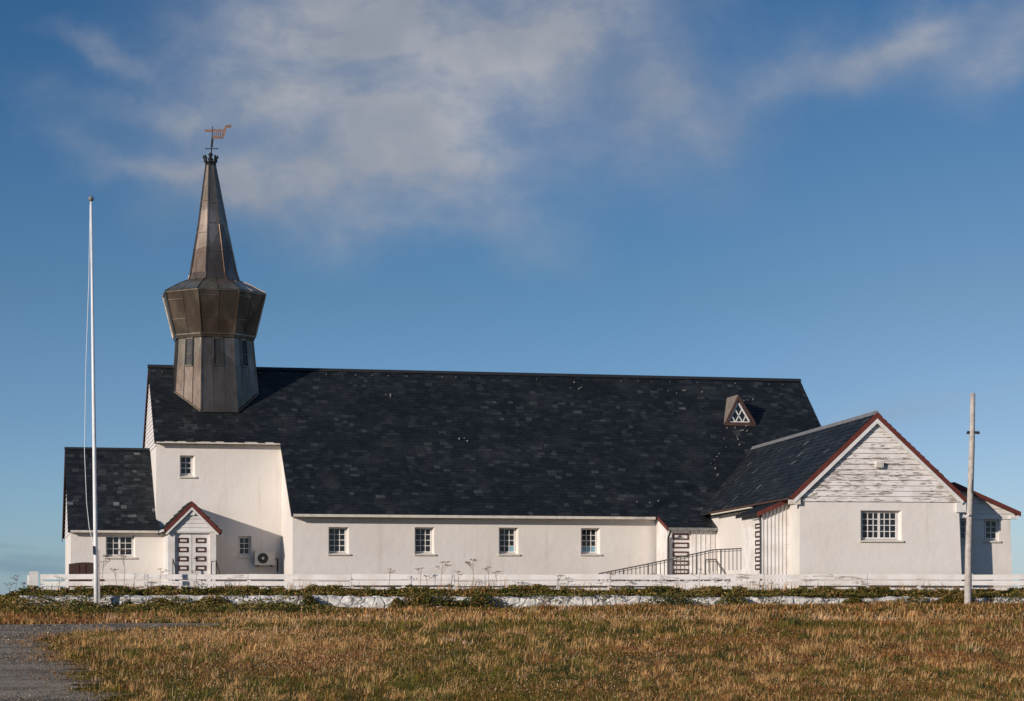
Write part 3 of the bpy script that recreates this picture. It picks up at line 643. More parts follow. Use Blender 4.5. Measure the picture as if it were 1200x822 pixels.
for k in range(nb):
    a, e = zWb + (zt - zWb) * k / nb, zWb + (zt - zWb) * (k + 1) / nb; ja = random.uniform(-.006, .006)
    mb.quad((WL_(a), YW - .055 + ja, a), (WR_(a), YW - .055 + ja, a), (WR_(e), YW - .012, e), (WL_(e), YW - .012, e)); mb.quad((WL_(a), YW + .01, a), (WR_(a), YW + .01, a), (WR_(a), YW - .055 + ja, a), (WL_(a), YW - .055 + ja, a))
mb.build('gable_boarding', 'peel', CH)
pitched('w', wap, wl_, wr_, YWo - .03, YWo, ROTW, th=.17, white=.13)
MB(ROTW).box(xWL - .03, xWR + .12, YW - .035, YW - .002, BASE, 2.34).build('plinth', 'plinth', CH)  # the same dark band along the wing foot, behind the lower fence gap
# slopes: courses run along the depth
def side_slates(ap_, e_, y0, y1, rot, seed, bias=0., expo=.25, yend=None):
    mb = MB(rot); rr = random.Random(seed); d = Vector((e_.x - ap_.x, 0, e_.z - ap_.z)); Ls = d.length; d.normalize(); nn = Vector((-d.z, 0, d.x)); nn = nn if nn.z > 0 else -nn
    n = int(Ls / expo)
    for r in range(n):
        s0, s1 = Ls - r * Ls / n + .01, Ls - (r + 1) * Ls / n - .03; y = y0
        while y < y1:
            y2 = min(y + rr.uniform(.24, .5), y1); P = lambda s, yy, k: Vector((ap_.x, yy, ap_.z)) + d * s + nn * k
            lf = rr.uniform(.02, .045); v = min(1, max(0, rr.betavariate(2, 2.4) * .75 + bias))
            if rr.random() < .012: v = rr.uniform(.93, 1)
            j = rr.uniform(-.01, .01)
            mb.add([P(s0 + j, y + .004, lf), P(s0 + j, y2 - .004, lf), P(s1, y2 - .004, .006), P(s1, y + .004, .006), P(s0 + j, y + .004, 0), P(s0 + j, y2 - .004, 0)], [(0, 1, 2, 3), (4, 5, 1, 0), (4, 0, 3), (5, 2, 1)], v); y = y2
    return mb
ml = side_slates(wap, wl_, YWo + .03, YWB, ROTW, 21, .20); mr = side_slates(wap, wr_, YWo + .03, YWB, ROTW, 22, .1)
k = len(ml.v); ml.v += mr.v; ml.f += [tuple(i + k for i in f) for f in mr.f]; ml.t += mr.t
WRF = ml.build('wing_roof', 'slate', CH, tint=True)
mb = MB(ROTW)
for e_ in (wl_, wr_): mb.prism([(wap.x, YWo + .025, wap.z - .01), (e_.x, YWo + .025, e_.z - .01), (e_.x, YWo + .025, e_.z - .11), (wap.x, YWo + .025, wap.z - .11)], (0, YWB - YWo, 0))
mb.build('roof_deck', 'under', WRF)
mb = MB(ROTW); mb.prism([(wap.x - .16, YWo, wap.z - .10), (wap.x, YWo, wap.z + .08), (wap.x + .16, YWo, wap.z - .10)], (0, YWB - YWo - .5, 0)); mb.build('ridge_cap', 'lead', WRF)
mb = MB(ROTW); mb.bar((wl_.x + .05, YW + 6.3, wl_.z - .10), (wl_.x + .05, YW + 13.8, wl_.z - .10), .10, .12); mb.build('gutter', 'cream', CH)
mb = MB(ROTW); mb.bar((wl_.x - .03, YWo, wl_.z - .06), (wl_.x - .03, YW + 14.0, wl_.z - .05), .04, .07); mb.build('eaves_board', 'rust', CH)
mb = MB(ROTW); mb.box(wl_.x - .02, wl_.x + .42, YWo, YWo + .18, wl_.z - .28, wl_.z - .10); mb.build('eaves_box', 'cream', CH)
mb = MB(ROTW); mb.box(wr_.x - .40, wr_.x - .02, YWo + .04, YWo + .24, wr_.z - .52, wr_.z - .16); mb.build('eaves_box', 'white', CH)

# left vestibule of the wing, boarded
YV = YW + 1.55
xVL = on(893, 640, YV, AW).x
va, vb = on(925, 584, YV, AW), on(886, 601.5, YV, AW); yVB = YW + 5.0
vs_l = (va.z - vb.z) / (va.x - vb.x)
zv = lambda x: vb.z + vs_l * (x - vb.x)
mb = MB(ROTW); dy0, dy1 = YV + .25, YV + 1.75
zt = zv(xVL) - .12; dzt = on(893, 606, YV, AW).z - .05
mb.poly([(xVL, YV, BASE), (xWL, YV, BASE), (xWL, YV, zv(xWL) - .1), (xVL, YV, zt)])
for a, e in ((YV, dy0), (dy1, yVB)): mb.quad((xVL, e, BASE), (xVL, a, BASE), (xVL, a, zt), (xVL, e, zt))
mb.quad((xVL, dy1, dzt), (xVL, dy0, dzt), (xVL, dy0, zt), (xVL, dy1, zt))
mb.poly([(xVL, yVB, BASE), (xVL, yVB, zt), (xWL, yVB, zv(xWL) - .1), (xWL, yVB, BASE)])
mb.quad((xVL, dy0, BASE), (xVL + .16, dy0, BASE), (xVL + .16, dy0, dzt), (xVL, dy0, dzt)); mb.quad((xVL + .16, dy1, BASE), (xVL, dy1, BASE), (xVL, dy1, dzt), (xVL + .16, dy1, dzt)); mb.quad((xVL, dy1, dzt), (xVL + .16, dy1, dzt), (xVL + .16, dy0, dzt), (xVL, dy0, dzt))
n = 7
for k in range(n + 1): x = xVL + (xWL - xVL - .04) * k / n; mb.box(x, x + .045, YV - .03, YV - .001, BASE, zv(x) - .12)
for y in np.arange(dy1 + .12, yVB, .2): mb.box(xVL - .025, xVL - .001, y, y + .045, BASE, zt - .01)
mb.build('vestibule_wall', 'wood', CH)
zz = [on(880, v, YV + 1, AW).z for v in (613.5, 619.5, 622.5, 630, 633, 639.5, 642.5, 649, 652, 658.5, 661.5, 668)]
door(dy0 + .02, dy1 - .02, 2.15, dzt, xVL + .10, [(dy0 + .28, dy1 - .28, zz[i + 1], zz[i]) for i in range(0, 12, 2)], ROTW, 'x', label='boarded side door with six framed panels seen edge on')
mb = MB(ROTW); xo = vb.x
mb.prism([(xo, YV - .22, zv(xo)), (va.x + .35, YV - .22, zv(va.x + .35)), (va.x + .35, YV - .22, zv(va.x + .35) - .09), (xo, YV - .22, zv(xo) - .09)], (0, yVB - YV + .3, 0)); mb.build('vestibule_roof', 'under', CH)
mb = MB(ROTW); mb.prism([(xo - .02, YV - .26, zv(xo) + .03), (va.x + .2, YV - .26, zv(va.x + .2) + .03), (va.x + .2, YV - .26, zv(va.x + .2) - .15), (xo - .02, YV - .26, zv(xo) - .15)], (0, .035, 0)); mb.build('barge_board', 'red', CH)
e1 = Vector((xo, 0, zv(xo) + .01)); e2 = Vector((va.x + .3, 0, zv(va.x + .3) + .01)); side_slates(e2, e1, YV - .2, yVB, ROTW, 31, .05).build('slate_course', 'slate', bpy.data.objects['vestibule_roof'], tint=True)
mb = MB(ROTW); px_ = xVL - .06; mb.tube([(px_ - .02, YV + .12, zt + .02), (px_, YV + .12, zt - .2), (px_ + .04, YV + .1, zt - .35), (px_ + .04, YV + .1, 2.0)], .05, 8); mb.build('downpipe', 'dark', CH)

# right lean-to of the wing
YL = YW + 1.3; xLR = on(1184, 612, YL, AW).x; xLRb = on(1187.5, 672, YL, AW).x
zLb = on(1160, 608.5, YL, AW).z; lr0, lr1 = on(1118, 566, YL - .2, AW), on(1195.5, 601, YL - .2, AW)
zl = lambda x: lr1.z + (lr0.z - lr1.z) * (lr1.x - x) / (lr1.x - lr0.x)
yLB = YL + 7
h1 = hole((1153.4, 608.8, 1170.8, 634.5), (1153.2, 609.6, 1168, 632.5), YL, AW, .2); h2 = hole((1124.2, 608.8, 1138, 634.5), (1124, 609.6, 1136.6, 632.5), YL, AW, .2)
batl = lambda x, z: x + (.10 * (zLb - z) / (zLb - BASE) if x > xLR - .01 else 0)
mb = MB(ROTW); panel(mb, xWR - .1, xLR, BASE, zLb, YL, [h1, h2], batl)
mb.quad((xLR + .10, YL, BASE), (xLR + .10, yLB, BASE), (xLR, yLB, zLb), (xLR, YL, zLb)); mb.quad((xWR, yLB, BASE), (xWR, yLB, zLb), (xLR, yLB, zLb), (xLR + .1, yLB, BASE))
mb.build('lean_to_wall', 'stucco', CH)
window(h1, YL, ROTW, [2], 3); window(h2, YL, ROTW, [2], 3)
mb = MB(ROTW); k = 0; z = zLb
while z < zl(xWR) - .15:
    z2 = z + .2; xa = xWR - .1; xb = min(xLR + .25, lr1.x + (lr0.x - lr1.x) * (z + .12 - lr1.z) / (lr0.z - lr1.z)); xc = min(xLR + .25, lr1.x + (lr0.x - lr1.x) * (z2 + .12 - lr1.z) / (lr0.z - lr1.z))
    if xb > xa: mb.quad((xa, YL - .045, z), (xb, YL - .045, z), (max(xc, xa), YL - .012, z2), (xa, YL - .012, z2)); mb.quad((xa, YL, z), (xb, YL, z), (xb, YL - .045, z), (xa, YL - .045, z))
    z = z2
mb.build('gable_boarding', 'wood', CH)
mb = MB(ROTW); mb.prism([(lr0.x, YL - .2, lr0.z), (lr1.x, YL - .2, lr1.z), (lr1.x, YL - .2, lr1.z - .1), (lr0.x, YL - .2, lr0.z - .1)], (0, 7.2, 0)); LR = mb.build('lean_to_roof', 'under', CH)
side_slates(lr0 + Vector((0, 0, .01)), lr1 + Vector((0, 0, .01)), YL - .18, yLB, ROTW, 33, .05).build('slate_course', 'slate', LR, tint=True)
mb = MB(ROTW); dn = Vector((0, 0, -.19)); mb.prism([lr0 + Vector((0, -.05, .03)), lr1 + Vector((.02, -.05, .03)), lr1 + Vector((.02, -.05, -.15)), lr0 + Vector((0, -.05, -.15))], (0, .04, 0)); mb.build('barge_board', 'red', CH)
mb = MB(ROTW); mb.box(xLR - .05, lr1.x - .05, YL - .19, YL - .02, lr1.z - .24, lr1.z - .12); mb.build('eaves_box', 'white', CH)

# small side porch in the corner between nave and wing
YC = 98.2; xCL = on(782, 640, YC).x; xCR = on(842, 640, YC).x
c0_, c1_ = on(768.5, 602.5, 99.9), on(782, 618.5, YC - .2)
mb = MB(); zc0 = c0_.z; zc1 = c1_.z; yc0, yc1 = 99.96, YC - .2
zcy = lambda y: zc1 + (zc0 - zc1) * (y - yc1) / (yc0 - yc1)
dd0, dd1 = on(786.5, 640, YC + .1).x, on(809.3, 640, YC + .1).x; dzz = on(800, 622.5, YC).z
ztc = zcy(YC) - .1
mb.poly([(xCL, Y0 - .002, BASE), (xCL, YC, BASE), (xCL, YC, ztc), (xCL, Y0 - .002, zcy(Y0) - .1)])
mb.quad((xCL, YC, BASE), (dd0, YC, BASE), (dd0, YC, ztc), (xCL, YC, ztc)); mb.quad((dd1, YC, BASE), (xCR, YC, BASE), (xCR, YC, ztc), (dd1, YC, ztc)); mb.quad((dd0, YC, dzz), (dd1, YC, dzz), (dd1, YC, ztc), (dd0, YC, ztc))
mb.quad((dd0, YC, BASE), (dd0, YC + .14, BASE), (dd0, YC + .14, dzz), (dd0, YC, dzz)); mb.quad((dd1, YC + .14, BASE), (dd1, YC, BASE), (dd1, YC, dzz), (dd1, YC + .14, dzz)); mb.quad((dd0, YC + .14, dzz), (dd1, YC + .14, dzz), (dd1, YC, dzz), (dd0, YC, dzz))
mb.build('side_porch_wall', 'wood', CH)
mb = MB(); x = dd1 + .15
while x < xCR: mb.box(x, x + .045, YC - .03, YC - .001, BASE, ztc - .01); x += .22
mb.build('wall_batten', 'wood', CH)
zz = [on(798, v, YC + .08).z for v in (625.5, 632.8, 636, 642.7, 646.4, 652.8, 657, 663, 667, 673)]
door(dd0, dd1, 2.15, dzz, YC + .08, [(on(789, 0, YC).x, on(807.6, 0, YC).x, zz[i + 1], zz[i]) for i in range(0, 10, 2)], handle=(on(798, 0, YC).x - .06, on(798, 629.3, YC).z, .12))
xo = xCL - .05
mb = MB(); mb.prism([(xo, yc1, zc1), (xo, yc0, zc0), (xo, yc0, zc0 - .09), (xo, yc1, zc1 - .09)], (xCR - xo + .1, 0, 0)); SP = mb.build('side_porch_roof', 'under', CH)
mb = MB(); slates(mb, lambda y: xo, lambda y: xCR + .1, yc1, zc1 + .005, yc0, zc0 + .005, expo=.24, bias=.05, seed=12); mb.build('slate_course', 'slate', SP, tint=True)
mb = MB(); mb.prism([(xo - .02, yc1 - .03, zc1 + .03), (xo - .02, yc0, zc0 + .03), (xo - .02, yc0, zc0 - .13), (xo - .02, yc1 - .03, zc1 - .15)], (.03, 0, 0)); mb.build('barge_board', 'red', CH)
mb = MB(); mb.bar((xo, yc0 - .06, zc0 + .06), (xCR - .2, yc0 - .06, zc0 + .06), .10, .05); mb.build('flashing', 'lead', SP)
mb = MB(); mb.bar((xo + .05, yc1 - .06, zc1 - .06), (xCR, yc1 - .06, zc1 - .06), .11, .12); mb.build('gutter', 'lead', CH)
mb = MB(); mb.tube([(xCL + .06, yc1 - .06, zc1 - .1), (xCL + .06, yc1 - .06, zc1 - .22), (xCL + .02, YC - .07, zc1 - .45), (xCL + .02, YC - .07, 2.0)], .045, 8); mb.build('downpipe', 'dark', CH)

# ------------------------------------------------------------------ separate things around the church
# air conditioner on the tower wall
a, e = on(298.8, 662.4, YT - .36), on(322.6, 646.4, YT - .36)
T = thing('air_conditioner', 'cream box air conditioner with round black fan on the shaded tower wall', 'air conditioner', ((a.x + e.x) / 2, YT - .2, a.z))
mb = MB(); mb.box(a.x, e.x, YT - .36, YT - .08, a.z, e.z); mb.box(a.x - .02, e.x + .02, YT - .37, YT - .07, e.z, e.z + .025); mb.build('casing', 'plastic', T)
fc = on(308.2, 654.4, YT - .37); mb = MB(); n = 20; rf = .235
mb.prism([(fc.x + rf * math.cos(2 * math.pi * k / n), YT - .375, fc.z + rf * math.sin(2 * math.pi * k / n)) for k in range(n)], (0, .02, 0)); G = mb.build('fan_grille', 'grille', T)
mb = MB(); mb.prism([(fc.x + .06 * math.cos(2 * math.pi * k / n), YT - .39, fc.z + .06 * math.sin(2 * math.pi * k / n)) for k in range(n)], (0, .016, 0)); mb.build('fan_hub', 'plastic', T)
for x in (a.x + .12, e.x - .18): MB().box(x, x + .06, YT - .38, YT - .001, a.z - .07, a.z - .001).build('bracket', 'dark', T)
MB().tube([(e.x + .02, YT - .12, a.z + .3), (e.x + .14, YT - .05, a.z + .28), (e.x + .15, YT - .04, a.z - .3)], .03, 6).build('pipe', 'dark', T)
# lamp on the wing gable
p = ROTW @ on(1029, 544, YW - .1, AW)
T = thing('wall_lamp', 'small rusty white lamp box high on the peeling boarded gable', 'lamp', p)
mb = MB(ROTW); c = on(1029, 544, YW, AW); mb.prism([(c.x - .15, YW - .20, c.z - .14), (c.x + .15, YW - .20, c.z - .14), (c.x + .17, YW - .20, c.z + .08), (c.x - .13, YW - .20, c.z + .12)], (0, .17, 0)); mb.build('housing', 'white', T)
mb = MB(ROTW); mb.box(c.x - .11, c.x + .11, YW - .215, YW - .201, c.z - .11, c.z + .05); mb.build('lens', 'cream', T)
# rust-brown box at the vestry corner
YB = 100.6; a, e = on(81.5, 661, YB), on(110, 680, YB)
mb = MB(); zt = a.z; x0, x1 = a.x, e.x; n = 8
prof = [(x0 + (x1 - x0) * k / n, zt + .07 * math.sin(math.pi * min(1, k / n * .75) )) for k in range(n + 1)] + [(on(136, 0, YB).x, 1.85)]  # sloping right end follows the dark triangle beside the box
mb.prism([(x0, YB, 1.8)] + [(x, YB, z) for x, z in prof], (0, 1.2, 0)); T = tag(mb.build('storage_box', 'rust'), 'low rust brown box with one sloping end by the corner of the white vestry', 'box')
for x in (x0 + .35, x1 - .4): MB().box(x, x + .06, YB - .02, YB - .001, 1.8, zt + .02).build('strap', 'brown', T)

# flag pole
T0 = 82.85; ft_, fb_ = st(106.7, 236, T0), st(112.9, 711, T0)
T = thing('flagpole', 'tall white flagpole with ball top standing before the slate roofed vestry', 'flagpole', fb_)
MB().tube([fb_ + Vector((0, 0, -.3)), lerp(fb_, ft_, .1), lerp(fb_, ft_, .5), ft_], [.080, .077, .064, .038], 12).build('pole', 'pole', T, smooth=True)
MB().lathe(ft_ + Vector((0, 0, -.02)), [(.03, 0), (.08, .04), (.10, .10), (.08, .17), (.02, .21)], 12).build('ball', 'lead', T, smooth=True)
mb = MB(); a = lerp(fb_, ft_, .14); mb.bar(fb_ + Vector((.10, 0, -.2)), a + Vector((.10, 0, 0)), .07, .12); mb.build('footing_post', 'oldwood', T)
pts = [st(105.5, 240, T0), st(104, 330, T0), st(100.5, 430, T0), st(99.0, 530, T0), st(101.5, 590, T0), st(104.5, 618, T0), st(109.5, 640, T0)]
MB().tube(pts, .012, 5).build('halyard', 'pole', T); MB().bar(st(109.6, 640, T0 - .1), st(109.9, 650, T0 - .1), .05).build('cleat', 'dark', T)

# timber pole at the right
T0 = 82.6; a, e = st(1133.6, 712, T0), st(1140, 461, T0)
T = thing('timber_pole', 'grey weathered leaning timber pole standing in the grass before the fence', 'pole', a)
pts = [a + Vector((0, 0, -.3))] + [lerp(a, e, k) + Vector((random.uniform(-.02, .02), 0, 0)) for k in (.02, .25, .5, .75)] + [e]
MB().tube(pts, [.135, .132, .122, .11, .10, .085], 12).build('pole', 'oldwood', T, smooth=True)
mb = MB(); mb.bar(st(1133.5, 506.8, T0), st(1147, 507.2, T0), .07, .09); mb.lathe(st(1146.4, 509, T0), [(.05, 0), (.06, .06), (.03, .1)], 8); mb.lathe(st(1134.4, 509, T0), [(.05, 0), (.06, .06), (.03, .1)], 8); mb.build('insulator_bracket', 'dark', T)
mb = MB(); mb.tube([st(1132.5, 605.6, T0), st(1135.5, 603.6, T0 - .2), st(1139.6, 605, T0)], .03, 6); mb.tube([st(1128.6, 605, T0), st(1132.6, 606, T0)], [.07, .05], 8); mb.build('clamp', 'white', T)
# crack seam and band marks on the pole
mb = MB(); mb.tube([lerp(a, e, .53) + Vector((0, -.115, 0)), lerp(a, e, .60) + Vector((.01, -.108, 0))], .008, 5); mb.build('crack', 'dark', T)

# fence
TF = 85.6; s0, s1 = (49 - 600) / F * TF, 24.5
T = thing('fence', 'long low white fence of horizontal boards along the churchyard wall', 'fence', w_st(0, TF, 2.0))
rails = [(673.2, 679.2), (681.2, 686.6), (688.6, 691.4)]
nP = int((s1 - s0) / 1.83) + 1; step = (s1 - s0) / (nP - 1)
for k in range(nP):
    s = s0 + step * k; zt = (H - 672.6) / F * TF + EYE - random.uniform(.0, .02)
    mb = MB(); c = w_st(s, TF + .10, 0); mb.bar((c.x, c.y, 1.85), (c.x + random.uniform(-.02, .02), c.y, zt), .12, .11); mb.build('post', 'white', T)
bays = list(range(0, nP - 1, 2))
for v0, v1 in rails:
    for b_ in bays:
        sa, sb = s0 + step * b_, s0 + step * min(b_ + 2, nP - 1) - .015; ja, jb = random.uniform(-.02, .02), random.uniform(-.02, .02)
        z0, z1 = (H - v1) / F * TF + EYE, (H - v0) / F * TF + EYE
        p = [w_st(sa, TF, z0 + ja), w_st(sb, TF, z0 + jb), w_st(sb, TF, z1 + jb), w_st(sa, TF, z1 + ja)]
        MB().prism(p, w_st(0, .035, 0)).build('rail', ['fence_a', 'fence_b', 'fence_a', 'fence_c'][random.randrange(4)], T)
for k in range(2):   # end bolts on the first post
    pass
# gate post
c = w_st((39.5 - 600) / F * 85.75, 85.75, 0)
T = thing('gatepost', 'stout square white gatepost at the left end of the board fence', 'post', (c.x, c.y, 1.9))
mb = MB(); mb.box(c.x - .16, c.x + .16, c.y - .12, c.y + .2, 1.55, (H - 669.6) / F * 85 + EYE); mb.build('shaft', 'white', T)
mb = MB(); mb.box(c.x - .24, c.x - .165, c.y - .02, c.y + .12, 1.55, (H - 674) / F * 85 + EYE); mb.build('side_post', 'white', T); mb = MB(); mb.box(c.x - .215, c.x - .165, c.y - .10, c.y - .025, 1.6, (H - 686) / F * 85 + EYE); mb.build('gate_hinge', 'dark', T)

# whitewashed rubble wall
TW = 83.75; sa, sb = -17.7, 24.5; nx, nz_ = 520, 12
xs = np.linspace(sa, sb, nx); hs_ = np.linspace(0, 1, nz_)
cs = np.cumsum(rng.uniform(.18, .5, 300)) + sa
def vnoise(x, y, seed):
    r_ = np.random.default_rng(seed).random((64, 64)); xi, yi = np.floor(x).astype(int), np.floor(y).astype(int); fx, fy = x - xi, y - yi
    fx, fy = fx * fx * (3 - 2 * fx), fy * fy * (3 - 2 * fy); g = lambda a, b_: r_[a % 64, b_ % 64]
    return (g(xi, yi) * (1 - fx) + g(xi + 1, yi) * fx) * (1 - fy) + (g(xi, yi + 1) * (1 - fx) + g(xi + 1, yi + 1) * fx) * fy
topz = 1.83 + .06 * vnoise(xs * .8, xs * 0, 3) + .06 * vnoise(xs * 3.1, xs * 0, 5) - .06 * sst(xs, 4, 12); botz = gz(xs, np.full(nx, TW - .4)) - .15
vsl = []
for j, hh in enumerate(hs_):
    z = botz + (topz - botz) * hh
    dpt = .12 * vnoise(xs * 2.6 + 3 * vnoise(xs * .7, z, 2), z * 5, 8) ** 1.5 + .10 * vnoise(xs * 5.5, z * 8, 9) - .06 * (hh > .95) * 2
    tt = TW - .30 * (1 - hh * .4) - dpt
    vsl += [w_st(a_, b_, c_) for a_, b_, c_ in zip(xs, tt, z)]
vsl += [w_st(a_, TW + .35, c_ - .02) for a_, c_ in zip(xs, topz)]; vsl += [w_st(a_, TW + .35, c_ - .5) for a_, c_ in zip(xs, botz)]
mb = MB(); mb.v = vsl; mb.f = [(j * nx + i, j * nx + i + 1, (j + 1) * nx + i + 1, (j + 1) * nx + i) for j in range(nz_ + 1) for i in range(nx - 1)]
m, t, b, co = new_mat('whitewashed_stone'); n = NOISE(t, co, 2.2, 6, .65); n2 = NOISE(t, co, 7, 5, .6)
c = MIX(t, RAMP(t, n.outputs['Fac'], .40, .62), (.64, .605, .565), (.45, .425, .40)); c = MIX(t, RAMP(t, n2.outputs['Fac'], .56, .70, 0, .8), c, (.18, .165, .15)); setc(t, b, c); b.inputs['Roughness'].default_value = .95; vj = N(t, 'ShaderNodeTexVoronoi', feature='DISTANCE_TO_EDGE'); vj.inputs['Scale'].default_value = 2.6; t.links.new(SCALE(t, NOISE(t, co, 1.5).outputs['Color'], .25, .25, .25) if 0 else co, vj.inputs['Vector'])
c = MIX(t, RAMP(t, M(t, 'ADD', vj.outputs['Distance'], M(t, 'MULTIPLY', n2.outputs['Fac'], .06)), .02, .075, .7, 0), c, (.20, .185, .165)); setc(t, b, c)
bump(t, b, M(t, 'ADD', RAMP(t, vj.outputs['Distance'], 0, .12), M(t, 'MULTIPLY', n2.outputs['Fac'], .5)), .7, .06)
tag(mb.build('stone_wall', m), 'low whitewashed rubble wall half hidden in weeds below the fence', 'wall')

# ramp and its railing up to the side porch
YG = 91.6
def railing(label, pts, Y, bars, name='railing', mids=True):
    b0 = on(*pts[0], Y); T = thing(name, label, 'railing', (b0.x, b0.y, 2.0)); P3 = [on(u, v, Y) for u, v in pts]
    mb = MB(); mb.tube(P3, .025, 6); mb.build('handrail', 'rail_metal', T)
    lo = [p - Vector((0, 0, .88)) for p in P3]; lo = [Vector((p.x, p.y, max(p.z, 1.98))) for p in lo]
    mb = MB(); mb.tube([lerp(p, q, .10) for p, q in zip(P3, lo)], .014, 5); mb.build('rail', 'rail_metal', T)
    L = P3[-1].x - P3[0].x; n = max(2, int(L / bars))
    pass
    for k in range(n + 1):
        x = P3[0].x + L * k / n
        for i in range(len(P3) - 1):
            if P3[i].x - 1e-6 <= x <= P3[i + 1].x + 1e-6:
                f = (x - P3[i].x) / (P3[i + 1].x - P3[i].x); p, q = lerp(P3[i], P3[i + 1], f), lerp(lo[i], lo[i + 1], f); break
        if k % 6 == 0 or k == n: mb = MB(); mb.bar(p, Vector((p.x, p.y, 1.95)), .05); mb.build('post', 'rail_metal', T)
        elif p.z - q.z > .05: mb = MB(); mb.bar(p, q, .027); mb.build('baluster', 'rail_metal', T)
railing('long grey metal ramp railing climbing past the panelled side porch door', [(702, 672.5), (760, 661), (836, 644.6), (873, 642.8)], YG, .17)
railing('short grey stepped railing beside the side porch steps', [(826.5, 656.5), (838.5, 655.5), (850, 671)], YG - .9, .15)
mb = MB(); r0, r1 = on(700, 690, YG + .1), on(836, 676, YG + .1); xe_ = on(880, 676, YG).x
mb.prism([(r0.x, YG + .1, 1.9), (r1.x, YG + .1, 1.9), (xe_, YG + .1, 1.9), (xe_, YG + .1, 2.32), (r1.x, YG + .1, 2.32), (r0.x, YG + .1, 2.02)], (0, 1.6, 0))
mb.box(r1.x + .4, xe_, YG + 1.705, YC - .05, 1.9, 2.315)
tag(mb.build('access_ramp', 'concrete'), 'grey concrete ramp rising along the nave to the side porch', 'ramp')
for lbl, pts in (('short black handrail at the left of the double entrance doors', [(202.6, 655), (207.2, 672)]), ('black handrail at the right of the double entrance doors', [(247.8, 658.5), (253.2, 657.5), (257.5, 673)])):
    P3 = [on(u, v, YP - .7) for u, v in pts]; T = thing('handrail', lbl, 'railing', (P3[0].x, YP - .7, 2.0))
    MB().tube(P3, .022, 6).build('rail', 'dark', T); 
    for p in P3[:2]: MB().bar(p, (p.x, p.y, 1.95), .035).build('post', 'dark', T)

# ------------------------------------------------------------------ vegetation
def leaf_mat(name, rough=.75, trans=.3):
    m = bpy.data.materials.new(name); m.use_nodes = True; t = m.node_tree; t.nodes.clear()
    at = N(t, 'ShaderNodeAttribute', attribute_name='col'); d = N(t, 'ShaderNodeBsdfDiffuse'); tr = N(t, 'ShaderNodeBsdfTranslucent'); mx = N(t, 'ShaderNodeMixShader'); mx.inputs[0].default_value = trans
    t.links.new(at.outputs['Color'], d.inputs[0]); t.links.new(at.outputs['Color'], tr.inputs[0]); t.links.new(d.outputs[0], mx.inputs[1]); t.links.new(tr.outputs[0], mx.inputs[2])
    o = N(t, 'ShaderNodeOutputMaterial'); t.links.new(mx.outputs[0], o.inputs[0]); return m
MG = leaf_mat('plant_tissue')
def mesh_np(name, verts, loops, sizes, col, mat=MG):
    me = bpy.data.meshes.new(name); nv = len(verts); me.vertices.add(nv); me.vertices.foreach_set('co', verts.astype(np.float32).ravel())
    me.loops.add(len(loops)); me.loops.foreach_set('vertex_index', loops.astype(np.int32)); me.polygons.add(len(sizes))
    me.polygons.foreach_set('loop_start', np.concatenate([[0], np.cumsum(sizes)[:-1]]).astype(np.int32)); me.update(calc_edges=True)
    at = me.attributes.new('col', 'FLOAT_COLOR', 'POINT'); at.data.foreach_set('color', np.hstack([col, np.ones((nv, 1))]).astype(np.float32).ravel())
    me.materials.append(mat); o = bpy.data.objects.new(name, me); COL.objects.link(o); return o
def to_world(s, t, z): return np.stack([s * math.cos(A) + t * math.sin(A), -s * math.sin(A) + t * math.cos(A), z], -1)
def blades(name, s, t, h, w, col, lean=.35, zoff=0.):
    n = len(s); z = gz(s, t) - .02 + zoff; an = rng.uniform(0, 2 * np.pi, n); la = rng.uniform(0, 2 * np.pi, n); ll = np.abs(rng.normal(0, lean, n)) * h
    dx, dy = np.cos(an) * w / 2, np.sin(an) * w / 2; lx, ly = np.cos(la) * ll + .12 * h, np.sin(la) * ll
    hh = np.sqrt(np.maximum(h * h - (lx ** 2 + ly ** 2) * .6, h * h * .2))
    P = [to_world(s - dx, t - dy, z), to_world(s + dx, t + dy, z), to_world(s + dx * .8 + lx * .35, t + dy * .8 + ly * .35, z + hh * .6), to_world(s - dx * .8 + lx * .35, t - dy * .8 + ly * .35, z + hh * .6), to_world(s + lx, t + ly, z + hh)]
    V_ = np.stack(P, 1).reshape(-1, 3); k = np.arange(n)[:, None] * 5
    loops = (k + np.array([[0, 1, 2, 3, 3, 2, 4]])).ravel(); sizes = np.tile([4, 3], n)
    return mesh_np(name, V_, loops, sizes, np.repeat(col, 5, 0))
def mixcol(pal, wts, n):
    i = np.array([rng.choice(len(pal))] * 0); wts = wts / wts.sum(1, keepdims=True); c = np.cumsum(wts, 1); r_ = rng.random(n)[:, None]; i = (r_ > c).sum(1).clip(0, len(pal) - 1)
    return np.array(pal)[i] * rng.uniform(.65, 1.35, (n, 1)) * rng.uniform(.92, 1.08, (n, 3))
PAL = [(.54, .29, .115), (.29, .13, .046), (.150, .120, .026), (.050, .055, .018), (.62, .43, .24), (.18, .085, .042)]   # straw, russet, olive, dark green, pale straw, brown
